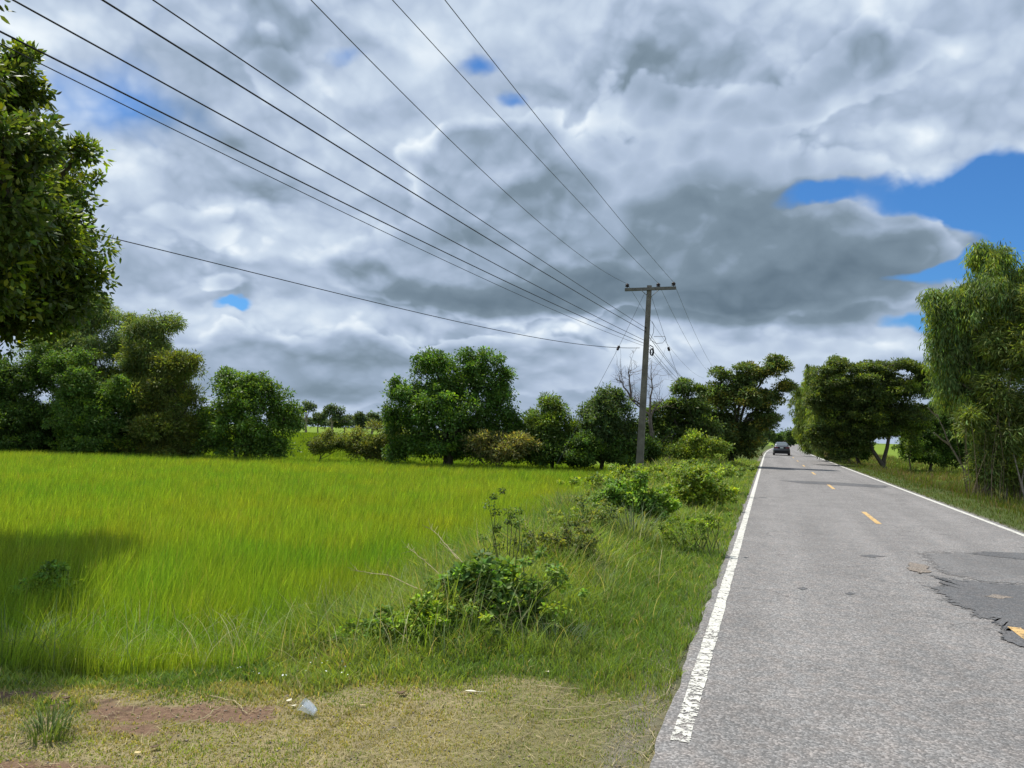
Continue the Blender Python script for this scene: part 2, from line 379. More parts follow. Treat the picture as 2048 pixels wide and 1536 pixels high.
# ------------------------------------------------------------------ road
L_EDGE, R_EDGE = -.60, 4.93
def strip(name, x0, x1, y0, y1, z, mat, step=.5, wob=0.0, ws=2.0, kind='structure'):
    yy = np.arange(y0, y1 + 1e-6, step) if y1 < 120 else np.concatenate([np.arange(y0, 100, step), np.arange(100, y1, 5)])
    b = bend(yy)
    wl = (vnoise(yy, 3, ws, 4) - .5) * wob; wr = (vnoise(yy, 40, ws, 4) - .5) * wob
    nxs = 2
    A = np.stack([x0 + b + wl, yy, np.full_like(yy, z)], -1); B = np.stack([x1 + b + wr, yy, np.full_like(yy, z)], -1)
    n = len(yy); i = np.arange(n - 1)
    return tag(mesh_obj(name, np.concatenate([A, B]), np.stack([i, i + n, i + n + 1, i + 1], -1), mat), kind=kind)
def asphalt(name, base, k=1.0, stain=True):
    m, t = material(name); g = t.n('ShaderNodeNewGeometry'); P = g.outputs['Position']
    v = t.n('ShaderNodeTexVoronoi'); t.link(P, v.inputs['Vector']); v.inputs['Scale'].default_value = 70
    stone = t.rng(t.n('ShaderNodeSeparateColor').outputs[0], 0, 1)
    sc = t.n('ShaderNodeSeparateColor'); t.link(v.outputs['Color'], sc.inputs[0])
    stone = t.math('POWER', sc.outputs[0], 2.2)
    n1 = t.noise(P, 1.1, 6, .65); n2 = t.noise(P, 45, 4, .65); n3 = t.noise(P, 7, 6, .6)
    st = t.n('ShaderNodeMapping'); st.inputs['Scale'].default_value = (1.4, .10, 1); t.link(P, st.inputs[0])
    n4 = t.noise(st.outputs[0], 1.0, 4, .55)
    f = t.math('MULTIPLY_ADD', stone, .80 * k, .62)
    f = t.math('ADD', f, t.rng(n2, .3, .7, -.22 * k, .22 * k))
    f = t.math('MULTIPLY', f, t.rng(n1, .3, .72, .86, 1.12)); f = t.math('MULTIPLY', f, t.rng(n3, .3, .7, .93, 1.07))
    f = t.math('MULTIPLY', f, t.rng(n4, .35, .65, .90, 1.08))
    sx = t.n('ShaderNodeSeparateXYZ'); t.link(P, sx.inputs[0])          # wheel tracks worn paler, dirt along both edges
    for x0 in (.25, 1.65, 2.95, 4.2):
        e = t.math('EXPONENT', t.math('MULTIPLY', t.math('POWER', t.math('DIVIDE', t.math('SUBTRACT', sx.outputs[0], x0), .30), 2.0), -1.0))
        f = t.math('MULTIPLY', f, t.math('MULTIPLY_ADD', e, .07, 1.0))
    ck = t.n('ShaderNodeTexVoronoi', feature='DISTANCE_TO_EDGE'); ck.inputs['Scale'].default_value = .42
    t.link(t.vec('ADD', P, t.noise(P, 1.5, 6, .6, col=True)), ck.inputs['Vector'])
    ckf = t.math('MULTIPLY', t.rng(ck.outputs['Distance'], .002, .008, 1, 0), t.rng(t.noise(P, .5, 2), .5, .56))
    f = t.math('MULTIPLY', f, t.math('MULTIPLY_ADD', ckf, -.40, 1.0))
    spot = t.rng(t.noise(P, 5.5, 3, .6), .70, .74); f = t.math('MULTIPLY', f, t.math('MULTIPLY_ADD', spot, -.35, 1.0))
    c = t.n('ShaderNodeVectorMath', operation='SCALE'); t.link(f, c.inputs['Scale'])
    t.link(t.mix(t.rng(n3, .4, .7, 0, .35), base, (base[0] * 1.22, base[1] * 1.0, base[2] * .86)), c.inputs[0])
    b = bump(t, t.math('ADD', t.math('MULTIPLY', v.outputs['Distance'], -1.5), n2), .7, .006)
    sh = principled(t, c.outputs[0], .82, .35, normal=b)
    if not stain:                                  # a patch: its rim crumbles away
        a_ = t.n('ShaderNodeAttribute', attribute_name='col'); tr = t.n('ShaderNodeBsdfTransparent'); mx = t.n('ShaderNodeMixShader')
        ss = t.n('ShaderNodeSeparateColor'); t.link(a_.outputs['Color'], ss.inputs[0])
        al = t.rng(t.math('MULTIPLY_ADD', t.math('SUBTRACT', t.noise(P, 9, 7, .7), .5), 2.2, ss.outputs[0]), .30, .42)
        t.link(al, mx.inputs[0]); t.link(tr.outputs[0], mx.inputs[1]); t.link(sh, mx.inputs[2]); sh = mx.outputs[0]
    out(t, sh)
    return m
MAT['asphalt'] = asphalt('worn_asphalt', (.215, .209, .204))
MAT['patch'] = asphalt('dark_asphalt_patch', (.128, .130, .134), .7, False)
MAT['thin_patch'] = asphalt('thin_asphalt_patch', (.185, .183, .182), .7, False)
MAT['dirt'] = asphalt('orange_road_dirt', (.225, .195, .165), 1.0, False)
strip('road', L_EDGE, R_EDGE, -25, 420, 0.0, MAT['asphalt'], .12, .10, 2.5)
def worn_paint(name, col, wear, scale):
    m, t = material(name); g = t.n('ShaderNodeNewGeometry'); P = g.outputs['Position']
    n = t.noise(P, scale, 8, .72); cr = t.n('ShaderNodeMapping'); cr.inputs['Scale'].default_value = (.35, 3.2, 1); t.link(P, cr.inputs[0])
    v = t.n('ShaderNodeTexVoronoi', feature='DISTANCE_TO_EDGE'); v.inputs['Scale'].default_value = 2.6
    t.link(t.vec('ADD', cr.outputs[0], t.noise(P, 4, 4, col=True)), v.inputs['Vector'])
    crack = t.rng(v.outputs[0], .012, .035)
    sy = t.n('ShaderNodeSeparateXYZ'); t.link(P, sy.inputs[0])
    near = t.rng(sy.outputs[1], 4.5, 9.0, wear + .06, wear - .06)
    al = t.math('MULTIPLY', t.rng(t.math('SUBTRACT', n, near), -.02, .02), crack)
    far = t.rng(sy.outputs[1], 18, 26, 0, 1)
    al = t.math('MAXIMUM', al, t.math('MULTIPLY', far, .85))
    dn = t.noise(P, 60, 4, .6)
    c = t.mix(t.rng(dn, .3, .8, 0, .45), col, (.30, .28, .25))
    p = principled(t, c, .7, .3); tr = t.n('ShaderNodeBsdfTransparent'); mx = t.n('ShaderNodeMixShader')
    t.link(al, mx.inputs[0]); t.link(tr.outputs[0], mx.inputs[1]); t.link(p, mx.inputs[2]); out(t, mx.outputs[0]); return m
MAT['white_paint'] = worn_paint('worn_white_paint', (.62, .61, .55), .44, 18)
MAT['yellow_paint'] = worn_paint('worn_yellow_paint', (.60, .38, .13), .43, 16)
strip('edge_line', -.525, -.415, 4.62, 240, .005, MAT['white_paint'], .05, .022, 9)
strip('edge_line', 4.72, 4.83, -3, 240, .005, MAT['white_paint'], .2, .02, 6)
for k_ in range(0, 18):
    y0 = 6.2 + 12.1 * k_
    strip('centre_line', 2.20, 2.31, y0, y0 + (2.9 if k_ else 2.5), .012 if k_ == 0 else .005, MAT['yellow_paint'], .1, .02, 6)
def ground_patch(name, pts, z, mat, rough=.05, n=14, seed=0):
    """an irregular sheet of tar or dirt: pts are its corners, their edges broken up"""
    r = np.random.default_rng(seed); W_ = [G(*p)[:2] for p in pts]; P_ = []
    for i in range(len(W_)):
        a, b = W_[i], W_[(i + 1) % len(W_)]; L = np.linalg.norm(b - a); k = max(2, int(L / .05))
        off = 0
        for j in range(k):
            off = off * .7 + r.normal() * rough * .5
            nrm = np.array([-(b - a)[1], (b - a)[0]]) / (L + 1e-6); s = j / k
            P_.append(a + (b - a) * s + nrm * off * min(1, 4 * s * (1 - s) + .3))
    P_ = np.array(P_); c = P_.mean(0); n_ = len(P_); Q_ = c + (P_ - c) * .70
    V = np.column_stack([np.concatenate([P_, Q_]), np.full(2 * n_, z)])
    fs = [[i, (i + 1) % n_, n_ + (i + 1) % n_, n_ + i] for i in range(n_)] + [list(range(n_, 2 * n_))]
    cc = np.zeros((2 * n_, 3)); cc[n_:] = 1
    return tag(mesh_obj(name, V, fs, mat, col=cc), kind='structure')
ground_patch('road_patch', [(1822, 1103), (1900, 1101), (2048, 1106), (2250, 1130), (2250, 1240), (2048, 1170), (1960, 1166), (1880, 1150), (1850, 1138)], .004, MAT['thin_patch'], .03, seed=1)
ground_patch('road_patch', [(1925, 1107), (1960, 1103), (2048, 1106), (2200, 1118), (2200, 1128), (2048, 1121), (1960, 1112)], .008, MAT['patch'], .02, seed=2)
ground_patch('road_patch', [(1852, 1147), (1900, 1155), (1980, 1162), (2060, 1168), (2200, 1185), (2200, 1330), (2075, 1297), (2030, 1290), (2005, 1270), (1985, 1248), (1955, 1240),
    (1925, 1225), (1895, 1212), (1870, 1188), (1850, 1175), (1880, 1168)], .008, MAT['patch'], .07, seed=3)
ground_patch('road_patch', [(1990, 1262), (2020, 1262), (2060, 1275), (2075, 1297), (2048, 1297), (2010, 1285)], .010, MAT['patch'], .04, seed=4)
ground_patch('road_patch', [(1960, 1193), (1990, 1190), (2030, 1196), (2000, 1200)], .0105, MAT['dirt'], .02, seed=5)
ground_patch('road_patch', [(1818, 1125), (1850, 1130), (1862, 1146), (1838, 1150), (1815, 1140)], .010, MAT['dirt'], .04, seed=6)
for i, (px, py, w_) in enumerate([(1745, 1112, 30), (1605, 1177, 12), (1700, 1187, 12)]):
    ground_patch('road_patch', [(px - w_, py), (px, py - 3), (px + w_, py + 1), (px, py + 4)], .0045, MAT['patch'], .012, seed=20 + i)
ground_patch('road_patch', [(1545, 960), (1640, 963), (1700, 966), (1785, 972), (1780, 977), (1690, 972), (1600, 967)], .0045, MAT['patch'], .05, seed=40)

# ------------------------------------------------------------------ blades (rice, grass): 5-point blades bent by the wind
def blades(base, hgt, wid, lean, leandir, col0, col1):
    n = len(base); side = rng.random(n) * 2 * pi
    s = np.stack([np.cos(side), np.sin(side), np.zeros(n)], -1) * (wid / 2)[:, None]
    ld = np.stack([np.cos(leandir), np.sin(leandir), np.zeros(n)], -1)
    up = np.array([0, 0, 1.])
    mid = base + up * (hgt * .55)[:, None] + ld * (hgt * lean * .28)[:, None]
    tip = base + up * (hgt * np.sqrt(np.clip(1 - (lean * .7) ** 2, .05, 1)))[:, None] + ld * (hgt * lean)[:, None]
    V = np.stack([base - s, base + s, mid + s * .85, mid - s * .85, tip], 1).reshape(-1, 3)
    i = np.arange(n)[:, None] * 5
    C = np.stack([col0, col0, (col0 + col1) / 2, (col0 + col1) / 2, col1], 1).reshape(-1, 3)
    return V, [i + np.array([[0, 1, 2, 3]]), i + np.array([[3, 2, 4]])], C
def scatter(n, d0, d1, power, u0=-.72, u1=.72):
    """random spots in the wedge seen from the road, density ~ distance**-power"""
    e = 2 - power
    d = (d0 ** e + rng.random(n) * (d1 ** e - d0 ** e)) ** (1 / e)
    u = rng.uniform(u0, u1, n)
    f2 = FWD[:2] / np.linalg.norm(FWD[:2]); r2 = np.array([f2[1], -f2[0]])
    xy = d[:, None] * (f2 + u[:, None] * r2)
    return xy[:, 0], xy[:, 1], d
def stuff(name, V, Fc, C, mat, label, cat):
    o = mesh_obj(name, V, Fc, MAT[mat], col=C); return tag(o, label, cat, kind='stuff')

# rice
x, y, d = scatter(760000, 4.6, 44, 1.15)
ok = (x < field_edge(y) + .9 * (vnoise(x, y, 1.3, 4) - .5)) & (pad_d(x, y) > 1.0 + (vnoise(x, y, 1.5, 3) - .5) * .8) & (x > -60)
ok &= d * 1.0 < 42 - 0 * x
x, y, d = x[ok], y[ok], d[ok]; n = len(x)
tuf = vnoise(x, y, 5.5, 3)
tall = (.44 + .14 * vnoise(x, y, .35, 3) + .20 * tuf) * rng.uniform(.70, 1.12, n)
tall *= .55 + .45 * sst(pad_d(x, y), .9, 2.4)
base = np.stack([x, y, Hgt(x, y) - .01], -1)
v_ = vnoise(x, y, .22, 3); v2_ = vnoise(x + 80, y, 1.6, 2)
c1 = np.array([.305, .450, .045]) * (1 + .25 * (v_ - .5))[:, None] * np.exp(rng.normal(-.04, .27, n))[:, None]
c1[:, 0] *= 1 + .5 * (v2_ - .5) + .4 * (v_ - .5)
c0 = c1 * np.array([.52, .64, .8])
old = rng.random(n) < .03; c1[old] = np.array([.50, .44, .16])
wid = .0050 * (d / 6) ** .85 * rng.uniform(.5, 1.5, n)
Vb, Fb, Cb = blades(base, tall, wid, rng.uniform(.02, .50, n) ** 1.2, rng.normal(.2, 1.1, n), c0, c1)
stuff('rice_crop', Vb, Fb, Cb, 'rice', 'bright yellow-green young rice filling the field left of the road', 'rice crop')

# grass of the verge on the left, and the short turf by the camera
def grass_left():
    x, y, d = scatter(900000, 3.0, 60, 1.7)
    xr = x - bend(y); e = field_edge(y); pdv = pad_d(x, y)
    ok = (xr < -.62 + .16 * (vnoise(x, y, 3, 3) - .5)) & ((xr > e - .5) | (pdv < 1.7)) & (xr > -14)
    x, y, d, xr, e, pdv = [q[ok] for q in (x, y, d, xr, e, pdv)]; n = len(x)
    off = sst(-(xr + .6), 0, 2.6); clump = vnoise(x, y, 1.1, 4); cl2 = vnoise(x + 9, y + 5, 4, 2)
    g = sst(pdv + (vnoise(x, y, 1.7, 4) - .5) * 1.7, -.3, .5)
    turf = sst(pdv + (vnoise(x + 7, y, 1.1, 4) - .5) * 1.2, .7, 1.9)
    h = .022 + g * (.035 + (.05 + .40 * off * (.30 + 1.2 * clump)) * (.12 + .88 * np.where(xr < -1.2, turf, 1)))
    h *= rng.uniform(.4, 1.3, n) * (.55 + .9 * cl2)
    soilv = np.zeros(n)
    for px, py, a, b in SOIL:
        c = G(px, py); dx, dy = x - c[0], y - c[1]
        u = dx * RIGHT[0] + dy * RIGHT[1]; v = -dx * RIGHT[1] + dy * RIGHT[0]
        soilv = np.maximum(soilv, np.exp(-(u / a) ** 2 - (v / b) ** 2))
    soilv = sst(soilv + (vnoise(x, y, 4.5, 5) - .5) * 1.7, .38, .72)
    keep = rng.random(n) > soilv * .88 + (1 - g) * .08 
    green = np.array([.20, .33, .055]); lime = np.array([.34, .46, .08]); straw = np.array([.52, .45, .21]); blue = np.array([.16, .26, .09])
    mixv = vnoise(x + 31, y, .9, 3)
    c = green + (lime - green) * sst(mixv, .35, .7)[:, None]
    c = np.where((rng.random(n) < .20)[:, None], blue, c)
    gp_ = np.clip(sst(vnoise(x + 3, y + 60, 2.2, 4), .42, .66) + .6 * sst(x, -2.2, -.9), 0, 1)
    ps = .08 + (.60 - .45 * gp_) * (1 - g) + .20 * sst(clump, .5, .75) * off
    c = np.where((rng.random(n) < ps)[:, None], straw * rng.uniform(.65, 1.15, n)[:, None], c)
    yel = (1 - g)[:, None] * (.5 - .35 * gp_[:, None]); c = c * (1 - yel) + np.array([.50, .46, .18]) * yel
    c *= rng.uniform(.7, 1.3, n)[:, None]
    wid = .0040 * (np.maximum(d, 4) / 5) ** .85 * rng.uniform(.6, 1.5, n) * (1 + .9 * off)
    base = np.stack([x, y, Hgt(x, y) - .005], -1)
    lean = rng.uniform(.15, .95, n) ; ldir = rng.uniform(0, 2 * pi, n)
    k = keep
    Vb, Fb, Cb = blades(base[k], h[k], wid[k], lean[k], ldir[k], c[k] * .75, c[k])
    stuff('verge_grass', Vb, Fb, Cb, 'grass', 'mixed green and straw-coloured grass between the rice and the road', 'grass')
grass_left()
def grass_right():
    x, y, d = scatter(190000, 12, 130, 1.3, .02, .80)
    xr = x - bend(y); ok = (xr > 4.95 + .2 * (vnoise(x, y, 2, 3) - .5)) & (xr < 16)
    x, y, d, xr = [q[ok] for q in (x, y, d, xr)]; n = len(x)
    off = sst(xr, 4.9, 7.5); cl = vnoise(x, y, .8, 4)
    h = (.06 + .42 * off * sst(cl, .35, .75) + .06 * cl) * rng.uniform(.5, 1.2, n)
    c = np.array([.085, .135, .02]) + (np.array([.15, .21, .03]) - np.array([.085, .135, .02])) * cl[:, None]
    br = rng.random(n) < .08 + .5 * off * sst(vnoise(x + 20, y, .6, 3), .4, .6)
    c = np.where(br[:, None], np.array([.26, .19, .11]), c) * rng.uniform(.7, 1.3, n)[:, None]
    wid = .006 * (d / 10) ** .85 * rng.uniform(.7, 1.3, n)
    Vb, Fb, Cb = blades(np.stack([x, y, Hgt(x, y) - .01], -1), h, wid, rng.uniform(.1, .7, n), rng.uniform(0, 2 * pi, n), c * .7, c)
    stuff('roadside_grass', Vb, Fb, Cb, 'grass', 'green and reddish-brown seeding grass along the right edge of the road', 'grass')
grass_right()
def grass_far():
    x, y, d = scatter(120000, 42, 210, 1.3, -.75, .10)
    xr = x - bend(y); ok = (xr < -7); x, y, d = x[ok], y[ok], d[ok]; n = len(x)
    c = np.array([.19, .29, .02]) * rng.uniform(.75, 1.2, n)[:, None]
    Vb, Fb, Cb = blades(np.stack([x, y, Hgt(x, y)], -1), rng.uniform(.25, .5, n), .03 * (d / 45) ** 1.0, rng.uniform(.1, .4, n), rng.normal(.2, .9, n), c * .75, c)
    stuff('far_rice_crop', Vb, Fb, Cb, 'rice', 'bright green rice field seen through the gaps beyond the tree row', 'rice crop')
grass_far()

# ------------------------------------------------------------------ foliage
def leaves(pos, ax, nr, L, Wd, near=False):
    n = len(pos); ax = unit(ax); sd = unit(np.cross(nr, ax)); up = np.cross(ax, sd)
    L = L[:, None]; Wd = Wd[:, None]; i = np.arange(n)[:, None]
    if near:      # six points, folded along the rib, tip drooping
        V = np.stack([pos, pos + ax * L * .3 + sd * Wd * .5 - up * Wd * .12, pos + ax * L * .68 + sd * Wd * .40 - up * Wd * .22,
                      pos + ax * L - up * L * .12, pos + ax * L * .68 - sd * Wd * .40 - up * Wd * .22, pos + ax * L * .3 - sd * Wd * .5 - up * Wd * .12,
                      pos + ax * L * .5], 1).reshape(-1, 3)
        i = i * 7
        return V, np.concatenate([i + np.array([[0, 1, 2, 6]]), i + np.array([[6, 2, 3, 4]]), i + np.array([[0, 6, 4, 5]])]), 7
    V = np.stack([pos, pos + ax * L * .45 + sd * Wd * .5, pos + ax * L - up * L * .08, pos + ax * L * .45 - sd * Wd * .5], 1).reshape(-1, 3)
    i = i * 4
    return V, i + np.array([[0, 1, 2, 3]]), 4
STY = dict(   # leaf length, width, leaves per clump, clump radius, clump flatten, outward, droop, up-facing, material, near
    broad=(.15, .075, 60, .50, .80, .7, .15, .5, 'gloss_leaf', False),
    near_broad=(.115, .050, 56, .38, .85, .9, .05, .5, 'gloss_leaf', True),
    fig=(.13, .07, 60, .42, .85, .6, .2, .5, 'leaf', False),
    feather=(.20, .085, 110, .70, .34, .8, .10, .9, 'leaf', False),
    euca=(.24, .042, 80, .50, 1.3, .25, 1.3, .1, 'leaf', False),
    bamboo=(.22, .046, 85, .55, .8, .8, .5, .4, 'leaf', False),
    plume=(.18, .052, 90, .60, .6, 1.0, -.1, .5, 'leaf', False),
    scrub=(.09, .045, 60, .30, .7, .6, .1, .5, 'leaf', False),
    weed=(.055, .036, 46, .13, .75, .7, .25, .8, 'leaf', True),
    far=(.6, .30, 40, 1.3, .7, .6, .1, .5, 'leaf', False))
BOOST = np.array([1.38, 1.38, 1.45])
def foliage(name, parent, cen, rad, col, style, per=None, lsc=1.0, yellow=.12, tipcol=None, vr=.22):
    L0, W0, M_, cr, flt, outw, droop, upf, mat, near = STY[style]
    M_ = per or M_; K = len(cen); n = K * M_
    cc = np.repeat(cen, M_, 0); rr = np.repeat(rad, M_, 0)
    dirs = rand_dir(n); r = rng.random(n) ** .45
    off = dirs * (r * rr)[:, None] * np.array([1, 1, flt])
    if style == 'euca': off[:, 2] -= rr * .3
    pos = cc + off
    ax = dirs * outw + rng.normal(size=(n, 3)) * .45; ax[:, 2] -= droop
    nr = rng.normal(size=(n, 3)) * .6; nr[:, 2] += upf * 1.5
    Lf = L0 * lsc * rng.uniform(.65, 1.25, n); Wf = W0 * lsc * rng.uniform(.7, 1.2, n)
    V, Fc, k = leaves(pos, ax, nr, Lf, Wf, near)
    col = np.asarray(col, float) * BOOST
    cl = np.exp(rng.normal(0, vr, K))[:, None] * col[None]
    hue = rng.random(K); ym = (hue < yellow)[:, None]
    cl = np.where(ym, cl * np.array(tipcol if tipcol is not None else (1.6, 1.45, .8)), cl)
    c = np.repeat(cl, M_, 0) * np.exp(rng.normal(0, .25, n))[:, None]
    c[:, 0] *= rng.uniform(.8, 1.3, n)
    return mesh_obj(name, V - np.array(parent.location), Fc, MAT[mat], parent, col=np.repeat(c, k, 0))
def crown_points(blobs, dep, style, dens=1.0, dsc=.85, skirt=0):
    """blobs: (px, py, rpx, rpy[, depth offset]) -> clump centres, radii"""
    blobs = list(blobs)
    if skirt:
        for b in list(blobs):
            if b[1] + b[3] > skirt - 90: blobs.append((b[0], skirt - 22, b[2] * .95, 30) + tuple(b[4:]))
    cr = STY[style][3]; C_, R_, B_ = [], [], []
    for b in blobs:
        px, py, rx, ry = b[:4]; dz = b[4] if len(b) > 4 else 0
        c = D(px, py, dep + dz); s = (dep + dz) / F; a = np.array([rx * s, max(rx, ry * .7) * s * dsc, ry * s])
        area = a[0] * a[2] * 4; K = max(5, int(dens * 3.2 * area / cr ** 2))
        to_w = lambda o: c + np.outer(o[:, 0] * a[0], RIGHT) + np.outer(o[:, 1] * a[1], FWD) + np.outer(o[:, 2] * a[2], [0, 0, 1])
        ns = int(np.clip(K * .09, 5, 22))            # the crown is made of boughs, each bough of leaf clumps
        sc_ = unit(rng.normal(size=(ns, 3)) * [1, 1, .9] + [0, 0, .12]) * rng.uniform(.40, .86, ns)[:, None]; sr = rng.uniform(.20, .45, ns)
        wgt = sr ** 2 / (sr ** 2).sum(); pick = rng.choice(ns, K, p=wgt)
        dr = unit(rng.normal(size=(K, 3)) + [0, 0, .45])
        p = to_w(sc_[pick] + dr * (sr[pick] * (.55 + .55 * rng.random(K)))[:, None])
        C_.append(p); R_.append(cr * rng.uniform(.40, 1.0, K)); B_.append((c, a, p))
        Kq = int(K * .30); C_.append(to_w(rand_dir(Kq) * (rng.random(Kq) ** .5 * .80)[:, None])); R_.append(cr * rng.uniform(.6, 1.1, Kq))
        Kq = max(3, int(K * .14)); q = rng.choice(ns, Kq)
        C_.append(to_w(sc_[q] + unit(rng.normal(size=(Kq, 3)) + [0, 0, .5]) * (sr[q] * rng.uniform(1.15, 1.6, Kq))[:, None])); R_.append(cr * rng.uniform(.22, .45, Kq))
    return np.concatenate(C_), np.concatenate(R_), B_
def wob_line(a, b, k, amp, sag=0.0):
    a = np.asarray(a, float); b = np.asarray(b, float); L = np.linalg.norm(b - a); pts = []
    o = np.zeros(3)
    for i in range(k + 1):
        s = i / k; o = o * .6 + rng.normal(size=3) * amp * L * .5
        p = a + (b - a) * s + o * (4 * s * (1 - s)); p[2] += sag * L * 4 * s * (1 - s); pts.append(p)
    pts[0] = a; pts[-1] = b; return pts
TN = {'tree': ('trunk', 'crown'), 'bush': ('stem', 'foliage')}
def tree(name, label, cat, style, dep, blobs, col, base=None, trunk_r=.14, bark='bark', dens=1.0, per=None, lsc=1.0, group=None,
         yellow=.12, tipcol=None, twigs=5, kind='tree', trunks=1, vr=.22, dsc=.85, spread=.25, minz=None, skirt=None):
    if skirt is None: skirt = 915 if (group == GL and style != 'scrub') else 0
    dens = dens * (1.1 if group in (GL, GR, GD) else 1)
    if base is None: base = (blobs[0][0], 0)
    bp = D(base[0], 860, dep); xr_ = bp[0] - float(bend(bp[1]))
    if -2.0 < xr_ < 6.6: bp[0] += (6.6 + .6 * rng.random() - xr_) if xr_ > 1.5 or group == GD else (-2.2 - xr_)     # nothing grows on the road
    bz = float(Hgt(bp[0], bp[1])); bp = np.array([bp[0], bp[1], bz])
    root = empty(name, bp, label, cat, group)
    cen, rad, B = crown_points(blobs, dep, style, dens, dsc, skirt)
    lim = bz + (.12 if minz is None else minz); lo = cen[:, 2] < lim
    cen[lo, 2] = lim + rng.random(lo.sum()) * .35
    mb = MB()
    fork = []
    for k in range(trunks):
        a = bp + np.array([rng.normal() * spread, rng.normal() * spread, 0]) * (k > 0) - np.array([0, 0, .1])
        tgt = B[k % len(B)][0]; mid = a + (tgt - a) * .5 + np.array([0, 0, .0])
        p = wob_line(a, tgt, 7, .05); r_ = np.linspace(trunk_r, trunk_r * .35, 8); r_[0] *= 1.25
        mb.tube(p, list(r_), 7); fork.append(p)
    for i, (c, a, pts) in enumerate(B):
        tr = fork[i % len(fork)]
        if i >= trunks:
            s = tr[min(3, len(tr) - 2)]; mb.tube(wob_line(s, c, 6, .07, .04), list(np.linspace(trunk_r * .6, trunk_r * .22, 7)), 6)
        for j in rng.choice(len(pts), min(twigs, len(pts)), replace=False):
            mb.tube(wob_line(c, pts[j], 4, .08), list(np.linspace(trunk_r * .28, .012, 5)), 4)
    mb.build(TN[kind][0], MAT[bark], root)
    foliage(TN[kind][1], root, cen, rad, col, style, per, lsc, yellow, tipcol, vr)
    return root
DK = (.058, .105, .022); MD = (.075, .135, .028); LT = (.085, .150, .030); OL = (.10, .125, .030); BR = (.16, .13, .06)
GL = 'trees and bushes in the row behind the rice field'; GR = 'trees lining the left side of the road'; GD = 'trees lining the right side of the road'
# the near tree at the left edge
tree('broadleaf_tree', 'big dark broadleaf tree filling the upper left edge of the photo', 'tree', 'near_broad', 12.4,
     [(10, 350, 160, 150, .3), (60, 560, 150, 130, -.4), (-60, 200, 110, 80, .6), (35, 190, 70, 80, 0), (135, 500, 70, 75, -.3), (115, 370, 60, 60, .2),
      (-200, 400, 230, 300, 0), (-420, 350, 240, 300, .5), (-330, 650, 200, 130, -.5), (-330, 330, 260, 300, -3.2), (-560, 400, 300, 300, -2.5), (-170, 560, 150, 150, -2.6), (-30, 420, 130, 190, -2.2), (-130, 340, 80, 130, -1.8), (-60, 420, 90, 150, -2.8), (-260, 300, 170, 260, -5.2), (-420, 200, 260, 260, -5.4), (-120, -345, 200, 140, -4.0), (-350, -60, 180, 110, -2.2), (0, 430, 105, 140, -2.5), (0, 350, 90, 150, -3.3), (-60, 200, 80, 100, -2.8), (-30, 290, 90, 110, -2.0), (70, 490, 90, 90, -1.5), (-290, 60, 230, 130, -3.2), (-130, -380, 200, 140, -3.4), (-260, -120, 260, 200, -4.4), (-330, -150, 260, 220, -3.2), (-300, 560, 170, 130, -5.0), (20, 640, 100, 70, 0), (90, 600, 80, 70, 0), (140, 440, 50, 60, 0), (165, 545, 35, 30, 0), (165, 300, 22, 22, 0), (25, 120, 22, 22, 0)],
     (.072, .110, .024), base=(-330, 0), trunk_r=.20, dens=.92, yellow=.13, tipcol=(2.1, 1.8, .8), twigs=9, vr=.3)
# left mass: bamboo and shrubs
tree('bamboo_clump', 'tall pale-tipped bamboo clump right of the big near tree', 'bamboo', 'bamboo', 41, [(195, 640, 52, 44), (185, 612, 30, 20), (180, 700, 90, 60), (100, 700, 80, 60), (200, 790, 90, 70), (120, 850, 80, 50)],
     (.115, .165, .055), trunk_r=.06, trunks=3, spread=.7, dens=1.0, group=GL, yellow=.25)
tree('bamboo_clump', 'feathery bamboo clump leaning right, its tip against the white cloud', 'bamboo', 'bamboo', 40, [(325, 645, 42, 18), (285, 685, 62, 44), (310, 720, 60, 44), (300, 780, 75, 60), (290, 850, 80, 50), (262, 640, 20, 16), (360, 740, 40, 40)],
     (.11, .155, .048), trunk_r=.06, trunks=3, spread=.7, dens=1.0, group=GL, yellow=.25)
tree('shrub_tree', 'dark shrubby tree at the far left behind the rice', 'tree', 'fig', 39, [(30, 790, 70, 60), (60, 850, 100, 55), (-60, 800, 80, 90), (90, 740, 50, 50), (10, 740, 30, 30)],
     DK, trunk_r=.12, dens=.8, group=GL)
tree('shrub_tree', 'dense rounded dark tree below the pale-tipped bamboo', 'tree', 'fig', 38, [(160, 790, 60, 60), (190, 850, 80, 50), (230, 800, 50, 50), (140, 730, 40, 40)],
     MD, trunk_r=.12, dens=.9, group=GL)
tree('feathery_tree', 'olive feathery tree at the right end of the left thicket', 'tree', 'plume', 38.5, [(345, 770, 55, 60), (375, 740, 30, 30), (330, 850, 75, 55), (290, 800, 50, 50), (385, 800, 22, 40)],
     (.105, .135, .034), trunk_r=.11, dens=1.0, group=GL, yellow=.2)
tree('broadleaf_tree', 'rounded leafy tree between the left thicket and the gap to the far field', 'tree', 'broad', 38.5,
     [(490, 830, 85, 70), (470, 780, 60, 42), (530, 775, 20, 30), (430, 850, 40, 50), (560, 850, 38, 45), (550, 800, 16, 20), (450, 760, 26, 18)],
     (.085, .150, .030), trunk_r=.12, trunks=2, dens=.85, group=GL)
tree('low_scrub', 'low tangled vine-covered bush right of the gap', 'bush', 'scrub', 38.5, [(640, 888, 35, 22), (665, 880, 35, 24), (690, 893, 30, 14)], OL, trunk_r=.03, twigs=8, dens=.9, group=GL, kind='bush', vr=.35)
